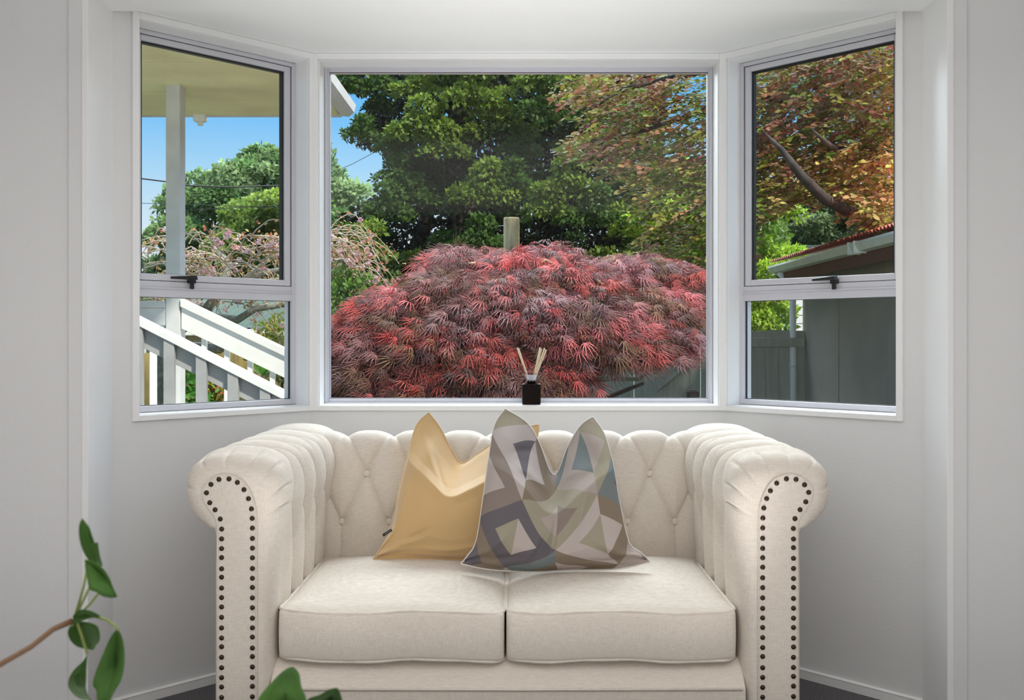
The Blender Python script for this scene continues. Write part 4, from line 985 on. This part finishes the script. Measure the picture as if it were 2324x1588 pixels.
# --- timber fence, shed and plants on the left
fb = empty('timber_fence', (-3.3, 10.6, GZ), 'weathered yellow-brown board fence behind the stairs', 'fence')
x = -5.4; k = 0; rs = np.random.RandomState(3)
while x < -1.0:
    w_ = .14; z = 1.03+rs.uniform(-.02, .02); MB().box(x, x+w_, 10.6+rs.uniform(0, .008), 10.62, GZ, z).build('board', M['fencebrown'], fb); x += w_+.008
MB().box(-5.4, -1.0, 10.63, 10.68, .75, .85).build('rail', M['fencebrown'], fb)
sh = empty('garden_shed', (-3.6, 12.6, GZ), 'low shed with pale green corrugated roof and white gutter behind the cherry tree', 'shed')
def corrugated(name, org, along, rise, L_, Rz, pitch, amp, mtl, parent):
    n = int(L_/pitch*6); s_ = np.linspace(0, L_, n); V = []
    along = np.array(along, float); rise = np.array(rise, float); nn = np.cross(along, rise); nn /= np.linalg.norm(nn)
    if nn[2] < 0: nn = -nn
    for j, f in enumerate((0, 1)):
        pass
    V = np.array([[np.array(org)+along*a+rise*f*Rz+nn*amp*math.sin(2*PI*a/pitch) for f in (0, 1)] for a in s_])
    V2 = V-nn*.0015*2; n2 = n*2
    VV = np.vstack([V.reshape(-1, 3), V2.reshape(-1, 3)]); f = gridfaces(n, 2)
    ed = np.array([[i*2, (i+1)*2, (i+1)*2+n2, i*2+n2] for i in range(n-1)])
    return npmesh(name, VV, np.vstack([f, f[:, ::-1]+n2, ed]), mtl, parent, True)
g0 = W(300, 745, 12.3)
corrugated('roof_sheet', (g0[0], 12.25, g0[2]), (1, 0, 0), (0, .92, .22), 2.6, 2.2, .09, .012, M['greenroof'], sh)
MB().box(g0[0], g0[0]+2.6, 12.2, 12.3, g0[2]-.09, g0[2]-.01).build('gutter', M['whitep'], sh, bevel=.01)
MB().box(g0[0]+.1, g0[0]+2.5, 12.5, 14.2, GZ, g0[2]-.02).build('wall', M['fencegrey'], sh)
def bladeplant(name, label, px, py, D, n, ln, wd, col, group=None):
    p = W(px, py, D); root = empty(name, (p[0], D, GZ), label, 'plant', group); rs = np.random.RandomState(int(px))
    mtl = leafmat(name+'_leaf', .3, col=col)
    MB().tube([(p[0], D, GZ), tuple(p)], [.03, .02], 8).build('stem', M['bark'], root, True)
    for k in range(n):
        a = 2*PI*k/n+rs.uniform(-.2, .2); el = rs.uniform(.5, 1.35); L_ = ln*rs.uniform(.7, 1.1)
        dx = np.array([math.cos(a)*math.cos(el), math.sin(a)*math.cos(el), math.sin(el)]); sd = np.cross(dx, [0, 0, 1]); sd /= np.linalg.norm(sd); up = np.cross(sd, dx)
        V = []
        for f, w_ in ((0, .4), (.3, 1), (.65, .8), (1, .02)):
            c = p+dx*L_*f-np.array([0, 0, .25*L_*f*f*math.cos(el)]); V += [tuple(c-sd*wd*w_), tuple(c+up*wd*-.3*w_), tuple(c+sd*wd*w_)]
        fcs = [(i*3+j, i*3+j+1, i*3+j+4, i*3+j+3) for i in range(3) for j in range(2)]
        m = MB(); m.v = V; m.f = fcs; m.build('leaf', mtl, root, True, fix=False)
bladeplant('cabbage_plant', 'bright green strap-leaved plant seen between the stair balusters', 597, 852, 8.9, 14, .30, .022, (.16, .42, .05))
def shrub(name, label, px, py, D, r, n, size, cols, seed):
    rs = np.random.RandomState(seed); c = W(px, py, D); root = empty(name, (c[0], D, GZ), label, 'shrub')
    v = rv(n, rs); P = c+v*r*(.5+.5*rs.rand(n, 1)); cc = np.array(cols)[rs.randint(len(cols), size=n)]*(.7+.5*rs.rand(n, 1))
    leafcloud('foliage', P, v+rv(n, rs), v+rv(n, rs), size*(.7+.6*rs.rand(n)), OVAL, OF, cc, root)
    MB().tube([(c[0], D, GZ), tuple(c)], [.02, .012], 6).build('stem', M['bark'], root, True)
shrub('garden_shrub', 'leafy green shrub low behind the stair balusters', 440, 895, 9.0, .22, 700, .07, [(.10, .30, .04), (.16, .40, .06)], 51)
shrub('garden_shrub', 'red and yellow mottled shrub low behind the stair balusters', 500, 880, 9.1, .20, 700, .06, [(.55, .15, .05), (.55, .45, .06), (.2, .3, .05)], 52)
shrub('garden_shrub', 'yellow-green shrub beside the shed at the left window edge', 640, 790, 9.9, .35, 1500, .05, [(.28, .34, .05), (.40, .34, .08), (.14, .24, .05)], 53)
shrub('garden_shrub', 'dark green shrub at the left edge of the middle window', 770, 700, 8.9, .40, 2600, .05, [(.10, .20, .03), (.16, .30, .05), (.06, .12, .03)], 54)

# --- grey board fence and gate on the right
YF = 11.0; zf = 1.262
fn = empty('grey_board_fence', (1, YF, GZ), 'grey stained board fence running to the garage', 'fence')
x = -1.6
gx0, gx1 = W(1440, 0, YF)[0], W(1592, 0, YF)[0]
for xa_, xz_ in ((-1.6, gx0-.006), (gx1+.132, 3.186)):
    nb_ = int(round((xz_-xa_)/.153)); wb_ = (xz_-xa_)/nb_
    for k in range(nb_):
        MB().box(xa_+k*wb_, xa_+(k+1)*wb_-.003, YF, YF+.02, GZ, zf+rs.uniform(-.01, .01)).build('board', M['fencegrey'], fn)
MB().box(gx1+.14, 3.17, YF-.04, YF-.001, W(0, 787, YF)[2], W(0, 766, YF)[2]).build('rail', M['fencegrey'], fn, bevel=.004)
MB().box(-1.6, gx0-.01, YF-.04, YF-.001, W(0, 805, YF)[2], W(0, 785, YF)[2]).build('rail', M['fencegrey'], fn, bevel=.004)
MB().box(gx1, gx1+.13, YF-.06, YF+.05, GZ, zf+.03).build('fence_post', M['fencegrey'], fn, bevel=.004)
gt = empty('garden_gate', ((gx0+gx1)/2, YF, GZ), 'grey boarded garden gate with diagonal brace behind the red maple', 'gate')
x = gx0
while x < gx1-.04:
    MB().box(x, min(x+.119, gx1-.003), YF, YF+.02, GZ+.06, zf-.03).build('board', M['fencegrey'], gt); x += .122
za, zb_ = W(0, 795, YF)[2], W(0, 775, YF)[2]
MB().box(gx0, gx1-.02, YF-.04, YF-.001, za, zb_).build('rail', M['fencegrey'], gt, bevel=.004); MB().box(gx0, gx1-.02, YF-.04, YF-.001, GZ+.2, GZ+.3).build('rail', M['fencegrey'], gt, bevel=.004)
m = MB(); a0, a1 = W(1587, 797, YF), W(1490, 877, YF); t_ = .05
m.add([(a1[0], YF-.038, a1[2]-t_), (a0[0], YF-.038, a0[2]-t_*1.2), (a0[0], YF-.038, a0[2]+.0), (a1[0], YF-.038, a1[2]+t_),
       (a1[0], YF-.002, a1[2]-t_), (a0[0], YF-.002, a0[2]-t_*1.2), (a0[0], YF-.002, a0[2]+.0), (a1[0], YF-.002, a1[2]+t_)], [(0,1,2,3),(4,7,6,5),(0,4,5,1),(1,5,6,2),(2,6,7,3),(3,7,4,0)])
m.build('brace', M['fencegrey'], gt, bevel=.003)
# --- garage
ga = empty('garage', (3.9, 9.5, GZ), 'dark grey garage with red corrugated roof, cream gutter and brown fascia', 'garage')
GX = 3.19; ZG = 2.0; D1, D0_ = 11.1, 6.6
yj = [D1, 9.86, 8.58, 7.35, D0_]
for a, b in zip(yj[1:], yj[:-1]):
    MB().box(GX, GX+.05, a+.004, b-.004, GZ, ZG-.10).build('wall_panel', M['garage'], ga)
for y in yj[1:-1]: MB().box(GX-.008, GX, y-.02, y+.02, GZ, ZG-.10).build('joint_batten', M['garage'], ga)
MB().box(GX+.05, 6.2, D0_+.02, D1, GZ, ZG-.1).build('body', M['garage'], ga)
eaveX = 2.84
MB().box(eaveX+.12, GX+.04, D0_-.1, D1+.15, ZG-.12, ZG-.10).build('soffit', M['seal'], ga)
MB().box(eaveX+.10, eaveX+.13, D0_-.1, D1+.15, ZG-.20, ZG-.02).build('fascia', M['brown'], ga)
prof = [(0.0,-.01),(-.005,-.03),(.01,-.055),(.03,-.085),(.095,-.095),(.098,-.01),(.09,-.01),(.085,-.08),(.04,-.07),(.012,-.02)]
n = len(prof); pts = [(eaveX+a, D0_-.1, ZG+b) for a, b in prof]; pt2 = [(x, D1+.15, z) for x, y, z in pts]
MB().add(pts+pt2, [tuple(range(n)), tuple(range(n, 2*n))[::-1]]+[(i, (i+1) % n, n+(i+1) % n, n+i) for i in range(n)]).build('gutter', M['gutter'], ga)
for y in (8.35, 8.5): MB().box(eaveX-.012, eaveX+.10, y, y+.02, ZG-.105, ZG-.0).build('gutter_joint', M['gutter'], ga)
corrugated('roof_sheet', (eaveX+.02, D0_-.1, ZG+.045), (0, 1, 0), (.966, 0, .22), D1+.25-D0_, 3.2, .076, .013, M['redroof'], ga)
xd = W(1799, 0, 11.0)[0]; MB().tube([(eaveX+.06, 11.0, ZG-.09), (xd, 11.0, ZG-.25), (xd, 11.0, ZG-.35), (xd+.01, 11.0, GZ)], .036, 14).build('downpipe', M['trim'], ga, True)
MB().tube([(xd, 11.0, W(0, 832, 11)[2]), (xd, 11.0, W(0, 828, 11)[2])], .041, 14).build('pipe_collar', M['whitep'], ga, True)
# --- neighbour's house
hh = empty('neighbour_house', (5.5, 18.5, GZ), 'pale weatherboard house glimpsed between the lime tree and garage', 'house')
hx0, hx1 = W(1788, 0, 18)[0], W(1870, 0, 18)[0]
MB().box(hx0-.1, hx1, 18.05, 20, GZ, W(0, 566, 18)[2]).build('wall', M['whitep'], hh)
z = GZ
while z < W(0, 575, 18)[2]:
    MB().box(hx0-.12, hx1, 18.0+.0, 18.05, z, z+.135).build('weatherboard', M['whitep'], hh); z += .15
MB().box(hx0-.2, hx1+.2, 17.8, 20.2, W(0, 566, 18)[2], W(0, 558, 18)[2]).build('roof', M['greenroof'], hh)
wf_ = MB(); c0, c1 = W(1800, 577, 17.98), W(1822, 600, 17.98); wf_.box(c0[0]-.04, c1[0]+.04, 17.96, 18.0, c1[2]-.04, c0[2]+.04); wo_ = wf_.build('window_frame', M['trim'], hh)
MB().box(c0[0], c1[0], 17.94, 17.959, c1[2], c0[2]).build('pane', mat('dusk_blue_glass', (.30, .38, .42), .1), wo_)
# --- power lines
def wire(pts, label, r=.008):
    m = MB().tube([tuple(W(*p)) for p in pts], r, 5, True); tag(m.build('power_line', M['wire'], None, True), label, 'cable', 'overhead wires')
wire([(100,380,14),(320,405,14),(376,412,14),(430,421,14),(520,425,14),(632,421,14),(760,412,14)], 'thick black overhead cable crossing the sky behind the veranda post', .011)
wire([(100,455,16),(320,461,16),(632,470,16),(760,478,16)], 'thin overhead wire just above the far trees', .005)
wire([(420,478,16),(520,472,16),(640,466,16),(755,391,16),(800,372,16),(870,335,16)], 'thin overhead wire slanting up at the left of the middle window', .005)
